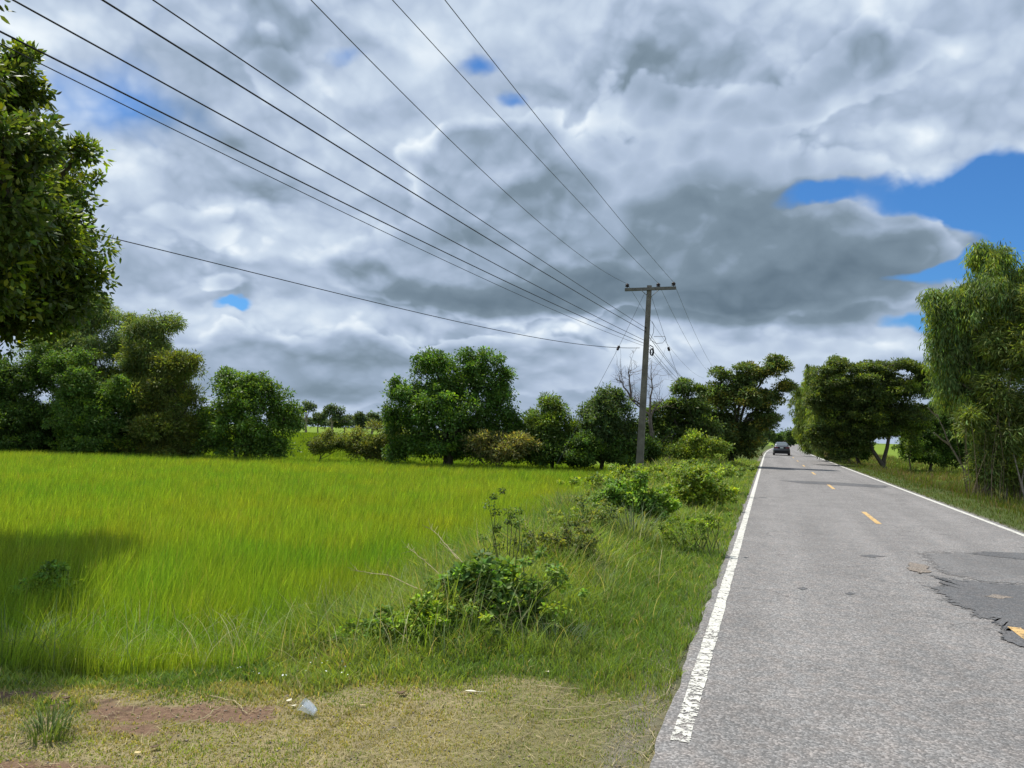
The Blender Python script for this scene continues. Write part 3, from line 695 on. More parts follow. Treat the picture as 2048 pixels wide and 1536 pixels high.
tree('low_scrub', 'pale yellowish-green bush at the foot of the big mango-like tree', 'bush', 'plume', 39, [(735, 885, 45, 28), (770, 865, 35, 24), (715, 893, 25, 14), (800, 885, 25, 24)], (.125, .15, .045), trunk_r=.03, twigs=8, dens=.7, group=GL, kind='bush', vr=.3)
tree('broadleaf_tree', 'largest dark green tree with two rounded tops in the middle of the row', 'tree', 'broad', 37.5,
     [(900, 830, 110, 70), (890, 750, 60, 60), (960, 755, 60, 55), (830, 790, 50, 42), (800, 845, 38, 45), (1000, 810, 48, 50), (870, 730, 22, 28), (950, 715, 30, 24), (790, 775, 16, 20), (980, 860, 70, 40), (1010, 750, 16, 14), (1030, 850, 26, 36)],
     (.066, .128, .024), trunk_r=.18, trunks=2, dens=.8, group=GL, yellow=.10)
tree('thorn_scrub', 'olive-brown dry feathery bush in front of the largest tree', 'bush', 'plume', 35.5, [(1000, 895, 45, 22), (1045, 890, 30, 26), (965, 880, 22, 14)], (.125, .13, .05), trunk_r=.03, twigs=10, dens=.6, group=GL, kind='bush', vr=.3)
tree('feathery_tree', 'small feathery tree between the largest tree and the dark oval one', 'tree', 'plume', 37, [(1105, 850, 42, 45), (1115, 815, 18, 20), (1075, 850, 28, 35), (1100, 890, 50, 28), (1140, 870, 26, 40)],
     (.085, .135, .030), trunk_r=.09, dens=1.0, group=GL)
tree('broadleaf_tree', 'dark oval tree with bare gaps standing left of the power pole', 'tree', 'fig', 36.5, [(1205, 840, 55, 60), (1215, 800, 30, 26), (1245, 860, 40, 50), (1180, 880, 45, 38), (1255, 895, 30, 24)],
     (.065, .105, .036), trunk_r=.12, dens=.9, group=GL, yellow=.05)
tree('shrub_tree', 'low dark undergrowth joining the trees left of the power pole', 'bush', 'fig', 37.5, [(1150, 890, 50, 30), (1230, 900, 50, 28), (1060, 880, 40, 34), (1290, 900, 30, 30), (1100, 865, 30, 30), (940, 895, 60, 22, -.6), (1080, 908, 60, 18, -1), (1160, 915, 60, 18, -1.4), (1240, 918, 50, 18, -1.6)], DK, trunk_r=.04, dens=.9, group=GL, kind='bush')
# beyond the pole, left side of the road
GR = 'trees lining the left side of the road'
tree('flat_topped_tree', 'small layered tree directly right of the power pole', 'tree', 'feather', 44, [(1375, 775, 34, 18), (1335, 815, 30, 20), (1380, 820, 40, 30), (1340, 860, 44, 40), (1400, 860, 50, 44), (1350, 905, 50, 28), (1290, 890, 22, 36), (1310, 850, 20, 34)],
     (.070, .110, .032), trunk_r=.12, trunks=2, dens=1.3, group=GR)
tree('flat_topped_tree', 'spreading tree leaning over the left edge of the road', 'tree', 'feather', 48, [(1470, 800, 62, 45), (1500, 745, 40, 26), (1555, 735, 32, 24), (1570, 770, 18, 16), (1430, 790, 30, 26), (1530, 800, 30, 30), (1450, 860, 55, 45), (1520, 845, 32, 34), (1440, 750, 20, 12), (1440, 890, 60, 34), (1500, 880, 34, 36)],
     (.072, .108, .032), base=(1475, 0), trunk_r=.20, trunks=1, dens=1.25, group=GR, yellow=.14, tipcol=(2.2, 1.5, 1.0), twigs=8)
tree('roadside_shrub', 'yellow-green leafy shrub under the layered trees by the pole', 'bush', 'fig', 37, [(1395, 893, 44, 22), (1350, 902, 30, 16), (1436, 897, 24, 20), (1385, 874, 20, 10)], (.11, .16, .03), trunk_r=.04, dens=.9, group=GR, kind='bush', yellow=.3)
for i, (px, py, rx, ry, dp, lb) in enumerate([(1512, 868, 18, 26, 75, 'bushy dark tree just behind the leaning roadside tree'), (1530, 872, 14, 18, 100, 'small dark tree further along the left roadside'),
                                             (1543, 876, 9, 12, 140, 'tiny distant tree left of the car')]):
    tree('roadside_tree', lb, 'tree', 'fig', dp, [(px, py, rx, ry), (px - rx * .4, py - ry * .5, rx * .5, ry * .5)], (.055, .09, .028), trunk_r=.12, dens=.5, lsc=1.8, per=50, group=GR)
for i, (px, py, rx, ry, dp, lb) in enumerate([(1556, 876, 10, 9, 230, 'small far tree closing the end of the road, left one'), (1568, 873, 9, 11, 240, 'rounded far tree closing the end of the road above the car'),
                                              (1580, 872, 10, 13, 220, 'far tree closing the end of the road, right one')]):
    tree('distant_tree', lb, 'tree', 'far', dp, [(px, py, rx, ry), (px + 3, py + 5, rx, ry * .6), (px, 885, rx, 6)], (.055, .095, .035), trunk_r=.2, dens=1.2, group='trees at the end of the road')
# far trees across the left field
for i, (bl, dp, lb, tw) in enumerate([
    ([(612, 810, 16, 6), (600, 822, 9, 8), (622, 818, 9, 6)], 210, 'far umbrella-shaped tree on a bare trunk', 1),
    ([(636, 838, 14, 13), (646, 832, 8, 8)], 215, 'far rounded tree right of the umbrella-shaped one', 0),
    ([(664, 818, 15, 9), (655, 826, 9, 6), (683, 828, 5, 10), (672, 832, 12, 8)], 205, 'far irregular tree sticking up above the treeline', 1),
    ([(690, 842, 18, 12), (670, 846, 14, 8)], 210, 'low far tree in the middle of the treeline', 0),
    ([(718, 838, 16, 12), (728, 846, 14, 9)], 200, 'olive far tree with a ragged top', 0),
    ([(744, 830, 10, 9), (752, 842, 14, 10)], 205, 'small dark far tree with a tufted head', 1),
    ([(775, 845, 18, 12)], 210, 'far tree half hidden behind the biggest tree', 0),
    ([(580, 845, 20, 14)], 215, 'far tree at the left end of the distant treeline', 0)]):
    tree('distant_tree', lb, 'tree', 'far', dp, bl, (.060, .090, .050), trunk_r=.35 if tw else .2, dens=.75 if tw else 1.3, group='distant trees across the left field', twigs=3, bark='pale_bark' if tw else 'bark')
def far_wood():
    bl = [(px, 847 - rng.random() * 5, 14, 7 + rng.random() * 5) for px in range(555, 850, 13)]
    cen, rad, _ = crown_points(bl, 235, 'far', 1.0)
    root = empty('distant_wood', D(700, 852, 235), 'low soft line of woods on the far side of the left field', 'woods')
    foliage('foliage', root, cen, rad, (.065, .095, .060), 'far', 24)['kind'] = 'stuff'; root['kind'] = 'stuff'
far_wood()
# right side of the road
GD = 'trees lining the right side of the road'
tree('rain_tree', 'wide dark flat-layered tree with a forked trunk right of the road', 'tree', 'feather', 56,
     [(1765, 770, 75, 34), (1690, 775, 60, 36), (1835, 770, 40, 34), (1650, 745, 30, 16), (1730, 840, 70, 44), (1790, 835, 60, 40), (1680, 850, 44, 50), (1830, 820, 34, 30), (1760, 735, 60, 14), (1700, 735, 40, 12), (1825, 735, 28, 12), (1640, 800, 34, 44), (1700, 800, 60, 40), (1780, 800, 60, 40), (1720, 870, 40, 34), (1800, 860, 44, 26), (1690, 890, 50, 34), (1650, 870, 36, 44)],
     (.066, .095, .028), base=(1765, 0), trunk_r=.16, trunks=2, spread=.5, dens=1.1, group=GD, yellow=.16, tipcol=(1.8, 1.7, .9), twigs=6)
tree('roadside_tree', 'dense dark tree left of the forked one, foliage down to the grass', 'tree', 'fig', 62, [(1700, 880, 36, 36), (1680, 840, 40, 50), (1720, 900, 24, 22)], DK, trunk_r=.15, dens=.8, lsc=1.3, group=GD)
hed = [(1650, 835, 36, 85, 66, 0), (1668, 745, 24, 36, 72, 1), (1620, 820, 26, 85, 82, 0), (1616, 828, 18, 60, 100, 1), (1606, 842, 13, 42, 125, 0), (1598, 856, 9, 26, 160, 1)]
hl = ['tall narrow tree with a pale pointed top behind the forked tree', 'slender pale-topped tree rising above the right-hand row', 'tall leafy tree in the right-hand row, its foliage down to the grass',
      'narrow tree in the right-hand row behind two taller ones', 'lower tree near the far end of the right-hand row', 'last tree of the right-hand row, near the far bend']
for (px, py, rx, ry, dp, k), lb in zip(hed, hl):
    tree('hedgerow_tree', lb, 'tree', 'euca', dp, [(px, py, rx, ry), (px + rx * .3, py + ry * .5, rx, ry * .5), (px, py - ry * .7, rx * .6, ry * .4)], (.105, .150, .038), trunk_r=.10, dens=.7, lsc=1.6, per=70, group=GD, yellow=.25)
tree('dry_bush', 'brownish thin bush at the foot of the right-hand row', 'bush', 'scrub', 60, [(1672, 903, 14, 16), (1664, 910, 10, 10)], (.12, .115, .065), trunk_r=.03, dens=.6, lsc=1.6, group=GD, kind='bush')
tree('eucalyptus', 'tall drooping-leaved tree at the right edge, highest on that side', 'tree', 'euca', 30,
     [(1990, 520, 42, 50), (1960, 600, 80, 64), (1895, 640, 46, 54), (2050, 560, 40, 60), (1870, 620, 26, 36), (1930, 720, 60, 60), (2000, 690, 80, 70), (1880, 700, 34, 40), (1950, 800, 60, 60), (2070, 640, 60, 90), (1890, 760, 22, 34)],
     (.115, .175, .055), base=(1965, 0), trunk_r=.11, trunks=2, bark='pale_bark', dens=1.15, group=GD, yellow=.30, tipcol=(1.7, 1.5, .6), twigs=10)
tree('bamboo_clump', 'yellowish bamboo clump with bare canes under the tallest right tree', 'bamboo', 'bamboo', 28.5,
     [(2030, 700, 60, 80), (2050, 830, 70, 70), (1990, 860, 60, 50), (2090, 640, 60, 60), (2000, 780, 40, 40), (1940, 850, 28, 34), (1985, 915, 36, 30), (2040, 910, 40, 40), (2060, 960, 40, 24), (1960, 945, 30, 22), (2010, 945, 34, 24)],
     (.115, .155, .042), base=(2010, 0), trunk_r=.03, trunks=6, spread=.9, bark='pale_bark', dens=.9, group=GD, yellow=.2, tipcol=(1.5, 1.4, .7), twigs=10)
tree('broadleaf_tree', 'dark low tree in the shade behind the leaning bare branch', 'tree', 'fig', 60, [(1860, 870, 50, 44), (1900, 850, 50, 50), (1820, 885, 26, 30), (1930, 890, 40, 30), (1990, 880, 60, 40), (2050, 870, 60, 50), (1870, 905, 60, 26), (1960, 850, 50, 40), (1850, 895, 50, 36), (1910, 900, 60, 36), (2000, 905, 60, 36)], DK, trunk_r=.12, dens=.8, lsc=1.3, group=GD)
tree('broadleaf_tree', 'small light green tree beside the forked trunk', 'tree', 'fig', 58, [(1820, 850, 24, 24), (1825, 895, 16, 20)], (.085, .13, .03), trunk_r=.06, dens=.9, lsc=1.2, group=GD)

# bare canes and stalks
def stalk_thing(name, label, cat, lines, mat, r, group=None, tips=None):
    o = MB(); p0 = np.asarray(lines[0][0])
    for L in lines: o.tube(L, list(np.linspace(r, r * .35, len(L))), 5)
    ob = o.build(name, MAT[mat], origin=p0); return tag(ob, label, cat, group)
b0 = G(1945, 968, -.3)
stalk_thing('leaning_branch', 'bare pale branch leaning left below the tallest right tree', 'branch',
    [wob_line(D(1940, 962, 31), D(1875, 830, 31), 8, .03, .02), wob_line(D(1900, 890, 31), D(1868, 865, 31), 5, .05), wob_line(D(1876, 832, 31), D(1855, 815, 31), 4, .06)], 'pale_bark', .05)
def canes():
    root = empty('bamboo_canes', G(1990, 975, -.35), 'upright brown bare canes at the foot of the right edge trees', 'canes')
    mb = MB()
    for i in range(95):
        px = rng.uniform(1925, 2080); d_ = 29 + rng.normal() * .8; b = D(px, 860, d_); b[2] = Hgt(b[0], b[1]) - .05
        tp = b + np.array([rng.normal() * .25, rng.normal() * .25, rng.uniform(1.2, 3.4)])
        mb.tube(wob_line(b, tp, 4, .02), list(np.linspace(.012, .005, 5)), 4)
    mb.build('cane', MAT['dry_cane'], root)['kind'] = 'stuff'
canes()
def dead_tree():
    base = D(1305, 860, 38); base[2] = Hgt(base[0], base[1])
    root = empty('dead_tree', base, 'leafless grey tree with fine twigs behind the power pole', 'tree')
    mb = MB(); dp = 38
    mb.tube(wob_line(base, D(1300, 830, dp), 6, .03), list(np.linspace(.13, .09, 7)), 7)
    limbs = [((1300, 830), (1262, 800)), ((1262, 800), (1240, 760)), ((1300, 830), (1302, 750)), ((1300, 840), (1325, 800)), ((1262, 800), (1256, 745)), ((1290, 820), (1250, 790))]
    for a, b in limbs:
        A, B_ = D(*a, dp), D(*b, dp); pts = wob_line(A, B_, 5, .06, .05); mb.tube(pts, list(np.linspace(.06, .02, 6)), 5)
        for k in range(16):
            s = pts[rng.integers(2, 6)]; e = s + np.array([rng.normal() * .45, rng.normal() * .4, abs(rng.normal()) * .55]); q = wob_line(s, e, 4, .1)
            mb.tube(q, list(np.linspace(.012, .004, 5)), 3)
            for k2 in range(3):
                s2 = q[rng.integers(1, 5)]; mb.tube(wob_line(s2, s2 + rng.normal(size=3) * .2 + [0, 0, .12], 2, .1), [.006, .005, .003], 3)
    mb.build('trunk', MAT['dead_twig'], root)
    mb = MB()
    for k in range(26):
        s = base + np.array([rng.normal() * .8, rng.normal() * .5, .1]); e = s + np.array([rng.normal() * .7, rng.normal() * .4, rng.uniform(.5, 2.0)])
        mb.tube(wob_line(s, e, 4, .07), list(np.linspace(.02, .006, 5)), 4)
    mb.build('twigs', MAT['dead_twig'], root)['kind'] = 'stuff'
dead_tree()

# ------------------------------------------------------------------ weeds and bushes on the verge
def weed(name, label, px, py, blobs, dep, col, lsc=1.0, dens=1.0, yellow=.15, stems=14, style='weed', per=None, tip=None, cat='bush'):
    bp = D(px, py, dep); bz = Hgt(bp[0], bp[1]); bp[2] = bz
    root = empty(name, bp, label, cat, 'weeds on the left verge')
    cr = STY[style][3] * lsc; C_, R_ = [], []
    mb = MB()
    for (bx, by, rx, ry) in blobs:
        c = D(bx, by, dep); s = dep / F; a = np.array([rx * s, max(rx * .8, ry * .6) * s, ry * s])
        K = max(4, int(dens * 3.2 * a[0] * a[2] * 4 / cr ** 2)); dr = rand_dir(K); o = dr * (.35 + .7 * rng.random(K) ** .8)[:, None]
        p = c + np.outer(o[:, 0] * a[0], RIGHT) + np.outer(o[:, 1] * a[1], FWD) + np.outer(o[:, 2] * a[2], [0, 0, 1])
        lo = p[:, 2] < bz + .04; p[lo, 2] = bz + .04 + rng.random(lo.sum()) * .12
        C_.append(p); R_.append(cr * rng.uniform(.5, 1.2, K))
        Kq = max(4, int(K * .5)); o = unit(rng.normal(size=(Kq, 3)) + [0, 0, .7]) * rng.uniform(.95, 1.45, Kq)[:, None]
        q = c + np.outer(o[:, 0] * a[0], RIGHT) + np.outer(o[:, 1] * a[1], FWD) + np.outer(o[:, 2] * a[2], [0, 0, 1])
        lo = q[:, 2] < bz + .04; q[lo, 2] = bz + .04 + rng.random(lo.sum()) * .15
        C_.append(q); R_.append(cr * rng.uniform(.3, .6, Kq))
        for j in range(min(stems, K)):
            b = np.array([bp[0] + rng.normal() * a[0] * .4 + (c - bp)[0] * .6, bp[1] + rng.normal() * a[0] * .3 + (c - bp)[1] * .6, bz - .02])
            mb.tube(wob_line(b, p[j], 4, .06, .05), list(np.linspace(.007, .003, 5)), 4)
    mb.build('stem', MAT['stem'], root)
    foliage('foliage', root, np.concatenate(C_), np.concatenate(R_), col, style, per, lsc, yellow, tip)
    return root
weed('leafy_weed', 'dark broad-leaved weed bush nearest the camera on the verge', 980, 1230, [(975, 1185, 62, 50), (930, 1170, 40, 34), (1030, 1210, 44, 42), (960, 1245, 85, 32)], 6.9, (.085, .155, .032), 1.2, .8, yellow=.12)
weed('leafy_weed', 'low light green weeds left of the dark weed bush', 800, 1280, [(800, 1265, 70, 34), (720, 1280, 40, 24), (860, 1240, 40, 36)], 6.4, (.125, .205, .035), .70, .7, yellow=.35)
weed('leafy_weed', 'tall bright green weed bush left of the lemongrass tuft', 1250, 1000, [(1262, 990, 46, 26), (1215, 1012, 34, 26), (1312, 1012, 36, 24), (1280, 962, 12, 12), (1250, 1030, 50, 18)], 14.5, (.105, .185, .036), 1.2, .7, yellow=.25)
weed('leafy_weed', 'yellowish weed bush nearest the road edge behind the green one', 1395, 985, [(1395, 962, 36, 18), (1370, 985, 38, 18), (1430, 985, 30, 16), (1400, 946, 16, 10)], 18.5, (.13, .19, .03), 1.5, .7, yellow=.35)
weed('leafy_weed', 'small sunlit weed in the shadow of the big near tree', 185, 1215, [(190, 1205, 22, 16), (90, 1180, 50, 40)], 8.0, (.10, .18, .03), .9, .6, yellow=.3)
weed('thin_weed', 'tall thin dark weed with sparse leaves rising above the weed bush', 1020, 1180, [(1000, 1040, 26, 50), (1035, 1070, 24, 70), (985, 1100, 30, 40)], 7.3, (.075, .12, .03), .45, .035, stems=12, cat='weed')
weed('leafy_weed', 'brownish-green tangled weeds right of the dark bush', 1100, 1130, [(1110, 1125, 50, 40), (1060, 1100, 34, 28), (1160, 1085, 40, 30)], 9.3, (.12, .15, .05), .6, .4, yellow=.3)
weed('leafy_weed', 'low green weeds between the lemongrass and the road', 1390, 1090, [(1360, 1060, 50, 18), (1420, 1040, 36, 16), (1370, 1195, 40, 12)], 11.5, (.115, .18, .03), .6, .18, yellow=.3)

weed('leafy_weed', 'loose sprigs of green weeds standing round the foot of the dark weed bush', 960, 1200, [(960, 1230, 120, 55), (1080, 1190, 70, 60)], 6.8, (.12, .19, .04), .75, .16, yellow=.3)
weed('leafy_weed', 'rough mixed weeds along the bank beside the lemongrass', 1150, 1000, [(1140, 1070, 70, 40), (1180, 1030, 50, 34)], 12.0, (.125, .17, .05), .8, .2, yellow=.3)
weed('leafy_weed', 'green weeds at the foot of the power pole', 1290, 940, [(1290, 955, 80, 16), (1410, 940, 80, 14), (1200, 965, 60, 14)], 24.0, (.12, .18, .035), 1.5, .5, yellow=.3)
def tuft(name, label, base, n, h, w, col, lean=(.2, .9), cat='grass tuft', rad=.12):
    b = np.asarray(base, float); a = rng.uniform(0, 2 * pi, n); r = rad * np.sqrt(rng.random(n))
    bx = np.stack([b[0] + r * np.cos(a), b[1] + r * np.sin(a), np.full(n, b[2])], -1)
    K = 6; hh = h * rng.uniform(.55, 1.1, n); ln = rng.uniform(*lean, n)
    ld = np.stack([np.cos(a + rng.normal(0, .5, n)), np.sin(a), np.zeros(n)], -1); ld = unit(ld)
    sd = np.cross(ld, [0, 0, 1.]) * .5 * w
    V = []; 
    for k in range(K + 1):
        s = k / K; wk = (1 - s ** 2) * .9 + .1 * (k < K)
        p = bx + ld * (hh * ln * s ** 1.8)[:, None] + np.array([0, 0, 1.]) * (hh * (s - .5 * ln * s ** 2.6))[:, None]
        V += [p - sd * wk, p + sd * wk]
    V = np.stack(V, 1).reshape(-1, 3); i = np.arange(n)[:, None] * (2 * K + 2)
    Fc = np.concatenate([i + np.array([[2 * k, 2 * k + 1, 2 * k + 3, 2 * k + 2]]) for k in range(K)])
    c = np.asarray(col) * rng.uniform(.7, 1.3, n)[:, None]; c = np.repeat(c, 2 * K + 2, 0)
    return tag(mesh_obj(name, V, Fc, MAT['grass'], col=c, origin=b), label, cat)
def gp(px, py):
    p = G(px, py, 0)
    for _ in range(4): p = G(px, py, float(Hgt(p[0], p[1])))
    return p
tuft('lemongrass_tuft', 'grey-green tuft of long arching lemongrass below the tall weed bush', gp(1265, 1100), 120, .85, .016, (.15, .20, .10), rad=.28)
tuft('lemongrass_tuft', 'small pale upright grass tuft right of the dark weed bush', gp(1210, 1200), 36, .45, .010, (.26, .30, .15), lean=(.1, .5), rad=.08)
tuft('grass_tuft', 'spiky green grass tuft on the dry turf at bottom left', gp(95, 1475), 130, .19, .006, (.13, .19, .055), lean=(.3, 1.1), rad=.12)
tuft('grass_tuft', 'long shaded grass tuft at the left edge of the pad', gp(20, 1350), 120, .60, .010, (.12, .18, .06), lean=(.2, .9), rad=.35)
tuft('grass_tuft', 'bluish long grass tuft at the foot of the dark weed bush', gp(1120, 1300), 110, .34, .007, (.12, .17, .08), lean=(.3, 1.0), rad=.25)
tuft('grass_tuft', 'pale long grass behind the brownish weeds', gp(1150, 1050), 150, .9, .012, (.16, .20, .08), lean=(.2, .7), rad=.5)
tuft('grass_tuft', 'straw-coloured tangled grass on the verge bank', gp(1110, 1170), 200, .55, .008, (.30, .27, .13), lean=(.3, 1.1), rad=.5)
def arching(name, label, cat, x, y, h, w, col, lean):
    n = len(x); K = 5; a = rng.uniform(0, 2 * pi, n); ld = np.stack([np.cos(a), np.sin(a), np.zeros(n)], -1); sd = np.cross(ld, [0, 0, 1.]) * .5 * w[:, None]
    bx = np.stack([x, y, Hgt(x, y) - .01], -1); V = []
    for k in range(K + 1):
        q = k / K; wk = (1 - q ** 2) * .9 + .06
        p = bx + ld * (h * lean * q ** 1.8)[:, None] + np.array([0, 0, 1.]) * (h * (q - .5 * lean * q ** 2.6))[:, None]
        V += [p - sd * wk, p + sd * wk]
    V = np.stack(V, 1).reshape(-1, 3); i = np.arange(n)[:, None] * (2 * K + 2)
    Fc = np.concatenate([i + np.array([[2 * k, 2 * k + 1, 2 * k + 3, 2 * k + 2]]) for k in range(K)])
    stuff(name, V, Fc, np.repeat(col, 2 * K + 2, 0), 'grass', label, cat)
x, y, d = scatter(52000, 5.2, 40, 1.35, -.6, .4)
xr = x - bend(y); e = field_edge(y); ok = (xr > e - .6) & (xr < -1.0) & (pad_d(x, y) > .8) & (rng.random(len(x)) < 1.1 * np.exp(-((xr - e - .7) / 1.3) ** 2) * sst(vnoise(x, y, .9, 3), .3, .6) + .04)
ok |= (xr < e) & (pad_d(x, y) < 2.2) & (pad_d(x, y) > .9) & (rng.random(len(x)) < .55)
x, y, d = x[ok], y[ok], d[ok]; n = len(x)
c = np.where((rng.random(n) < .30)[:, None], np.array([.52, .48, .27]), np.where((rng.random(n) < .45)[:, None], np.array([.24, .33, .14]), np.array([.23, .36, .06]))) * rng.uniform(.7, 1.2, n)[:, None]
arching('long_grass', 'long arching grass blades, green and straw-coloured, on the bank beside the rice', 'grass', x, y, rng.uniform(.3, .85, n), .0060 * (d / 7) ** .7 * rng.uniform(.6, 1.4, n), c, rng.uniform(.2, 1.0, n))
x, y, d = scatter(9000, 3.0, 6.5, 1.2); ok = (x < -.55) & (pad_d(x, y) < .25); x, y, d = x[ok], y[ok], d[ok]; n = len(x)
c = np.array([.55, .47, .27]) * rng.uniform(.4, 1.15, n)[:, None]; an = rng.uniform(0, 2 * pi, n); L = rng.uniform(.01, .05, n); z0 = Hgt(x, y) + .012
u_ = np.stack([np.cos(an), np.sin(an), rng.normal(0, .25, n)], -1) * L[:, None]; v_ = np.stack([-np.sin(an), np.cos(an), rng.normal(0, .2, n)], -1) * (.0014 + .001 * rng.random(n))[:, None]
b_ = np.stack([x, y, z0], -1); V = np.stack([b_ - u_ - v_, b_ + u_ - v_ * .4, b_ + u_ + v_ * .4, b_ - u_ + v_], 1).reshape(-1, 3)
stuff('straw_litter', V, np.arange(4 * n).reshape(-1, 4), np.repeat(c, 4, 0), 'grass', 'bits of dry straw scattered over the worn turf by the camera', 'litter')
x, y, d = scatter(2600, 3.0, 8, 1.2, -.7, .3); ok = ((pad_d(x, y) < .1) | (x > -1.0)) & (x < -.50); x, y = x[ok], y[ok]; n = len(x); r = rng.uniform(.003, .010, n)
oc = np.array([[1, 0, 0], [-1, 0, 0], [0, 1, 0], [0, -1, 0], [0, 0, .7], [0, 0, -.7]]); V = (np.stack([x, y, Hgt(x, y) + r * .4], -1)[:, None] + oc[None] * r[:, None, None] * rng.uniform(.6, 1.3, (n, 6, 1))).reshape(-1, 3)
T8_ = np.array([[0, 2, 4], [2, 1, 4], [1, 3, 4], [3, 0, 4], [2, 0, 5], [1, 2, 5], [3, 1, 5], [0, 3, 5]])
tag(mesh_obj('gravel', V, (np.arange(n)[:, None, None] * 6 + T8_).reshape(-1, 3), simple('gravel_stone', (.26, .22, .18), .9, .2, var=.5, scale=20)), 'small loose stones on the worn turf and along the asphalt edge', 'gravel', kind='stuff')
# pale dry stalks sticking out of the bush
def reed(label, a, b, dep, r=.006):
    A, B_ = D(*a, dep), D(*b, dep + .3); pts = wob_line(A, B_, 8, .02, .04); mb = MB(); mb.tube(pts, list(np.linspace(r, r * .3, 9)), 4)
    for k in range(12):
        s = pts[rng.integers(4, 9)]; d_ = (B_ - A) * .12 + rng.normal(size=3) * .05; mb.tube([s, s + d_], [.002, .001], 3)
    tag(mb.build('dry_stalk', MAT['straw'], origin=A), label, 'dry stalk', 'dry stalks around the weed bush')
reed('lowest dry stalk, pointing left out of the weed bush', (845, 1180), (715, 1142), 7.0)
reed('dry stalk slanting up left from the dark weed bush', (880, 1150), (815, 1095), 7.2, .005)
reed('pale forked dry stalk above the weed bush, upright side', (915, 1118), (862, 1058), 7.4, .007)
reed('pale dry stalk just right of the forked one', (925, 1125), (880, 1085), 7.5, .005)

# ------------------------------------------------------------------ litter and fallen things
def plastic_cup():
    b = gp(617, 1432); m, t = material('clear_plastic')
    gl = t.n('ShaderNodeBsdfGlossy'); gl.inputs['Roughness'].default_value = .12; gl.inputs[0].default_value = (.95, .97, 1, 1)
    tr = t.n('ShaderNodeBsdfTransparent'); tr.inputs[0].default_value = (.93, .96, .97, 1)
    df = t.n('ShaderNodeBsdfDiffuse'); df.inputs[0].default_value = (.75, .80, .85, 1)
    m1 = t.n('ShaderNodeMixShader'); m1.inputs[0].default_value = .30; t.link(tr.outputs[0], m1.inputs[1]); t.link(gl.outputs[0], m1.inputs[2])
    m2 = t.n('ShaderNodeMixShader'); m2.inputs[0].default_value = .18; t.link(m1.outputs[0], m2.inputs[1]); t.link(df.outputs[0], m2.inputs[2]); out(t, m2.outputs[0])
    root = empty('plastic_cup', b, 'crushed clear plastic cup lying on the dry turf', 'cup')
    ax = unit(-.75 * RIGHT * np.array([1, 1, 0]) + .15 * FWD + np.array([0, 0, .42])); s = unit(np.cross(ax, [0, 0, 1.])); u = np.cross(s, ax)
    K = 28; V = []; st = [(-.055, .020), (-.053, .027), (-.02, .036), (.01, .041), (.035, .046), (.055, .050), (.058, .053)]
    for z_, r in st:
        for j in range(K):
            an = 2 * pi * j / K; rr = r * (1 + .10 * sin(3 * an + z_ * 30) + (.22 * (cos(an - .6) ** 5) if z_ < .04 else .04))
            V.append(np.array(b) + [0, 0, .044] + ax * z_ * .86 + (s * cos(an) + u * sin(an) * .82) * rr * .86)
    n = len(st); fs = [[i * K + j, i * K + (j + 1) % K, (i + 1) * K + (j + 1) % K, (i + 1) * K + j] for i in range(n - 1) for j in range(K)] + [list(range(K))]
    o = MB(); o.add(V, fs); o.build('cup_wall', m, root)
    rim = [V[(n - 1) * K + j] for j in range(K)] + [V[(n - 1) * K]]; o = MB(); o.tube(rim, .0022, 5, False); o.build('rim', m, root, True)
plastic_cup()
MAT['dry_leaf'] = simple('dry_yellow_leaf', (.55, .45, .22), .7, .2, var=.25, scale=60)
MAT['brown_leaf'] = simple('dry_brown_leaf', (.13, .085, .05), .7, .2, var=.3, scale=60)
MAT['pale_leaf'] = simple('bleached_leaf', (.66, .62, .48), .7, .2, var=.2, scale=60)
def fallen(label, px, py, L, Wd, ang, mat, curl=.3, stalk=.0):
    b = gp(px, py); a = np.array([cos(ang), sin(ang), 0]); s = np.array([-sin(ang), cos(ang), 0]); V = []; K = 8
    for i in range(K + 1):
        q = i / K; w_ = Wd * (sin(pi * min(q * 1.02 + .02, 1)) ** .8) * .5; z_ = .012 + L * curl * (q - .4) ** 2
        for e in (-1, 0, 1): V.append(b + a * L * (q - .5) + s * w_ * e + [0, 0, z_ + abs(e) * w_ * .5])
    fs = [[3 * i + e, 3 * i + e + 1, 3 * i + e + 4, 3 * i + e + 3] for i in range(K) for e in (0, 1)]
    o = MB(); o.add(V, fs)
    if stalk: o.tube([V[3 * K + 1], V[3 * K + 1] + a * stalk * .5 + s * stalk * .1, V[3 * K + 1] + a * stalk + s * stalk * .3], [.002, .0018, .001], 4)
    tag(o.build('fallen_leaf', MAT[mat], origin=b), label, 'leaf', 'fallen leaves on the turf')
fallen('long pale yellow fallen leaf with a stalk, below the dark weed bush', 942, 1387, .085, .03, .1, 'pale_leaf', .2, .06)
fallen('curled dark brown fallen leaf left of the long pale one', 803, 1392, .075, .05, .3, 'brown_leaf', 1.2)
fallen('small bleached fallen leaf above the curled brown one', 790, 1362, .05, .025, 1.2, 'pale_leaf', .8)
fallen('small white fallen leaf at the grass edge below the bluish tuft', 1096, 1348, .06, .035, .3, 'pale_leaf', .5)
fallen('cream fallen leaf just under the weed bush', 1090, 1317, .05, .02, .5, 'pale_leaf', .4)
fallen('upper of two bleached leaves left of the plastic cup', 578, 1406, .045, .028, 1.3, 'pale_leaf', .8)
fallen('lower of two bleached leaves left of the plastic cup', 588, 1416, .035, .02, .8, 'pale_leaf', .6)
fallen('straw-coloured leaf right of the plastic cup', 726, 1415, .05, .018, 0, 'dry_leaf', .4)
fallen('dark curled leaf at the top edge of the bare soil', 134, 1402, .08, .04, .2, 'brown_leaf', 1.0)
fallen('brown leaf on the dry turf near the bottom', 310, 1500, .06, .03, .6, 'brown_leaf', .9)
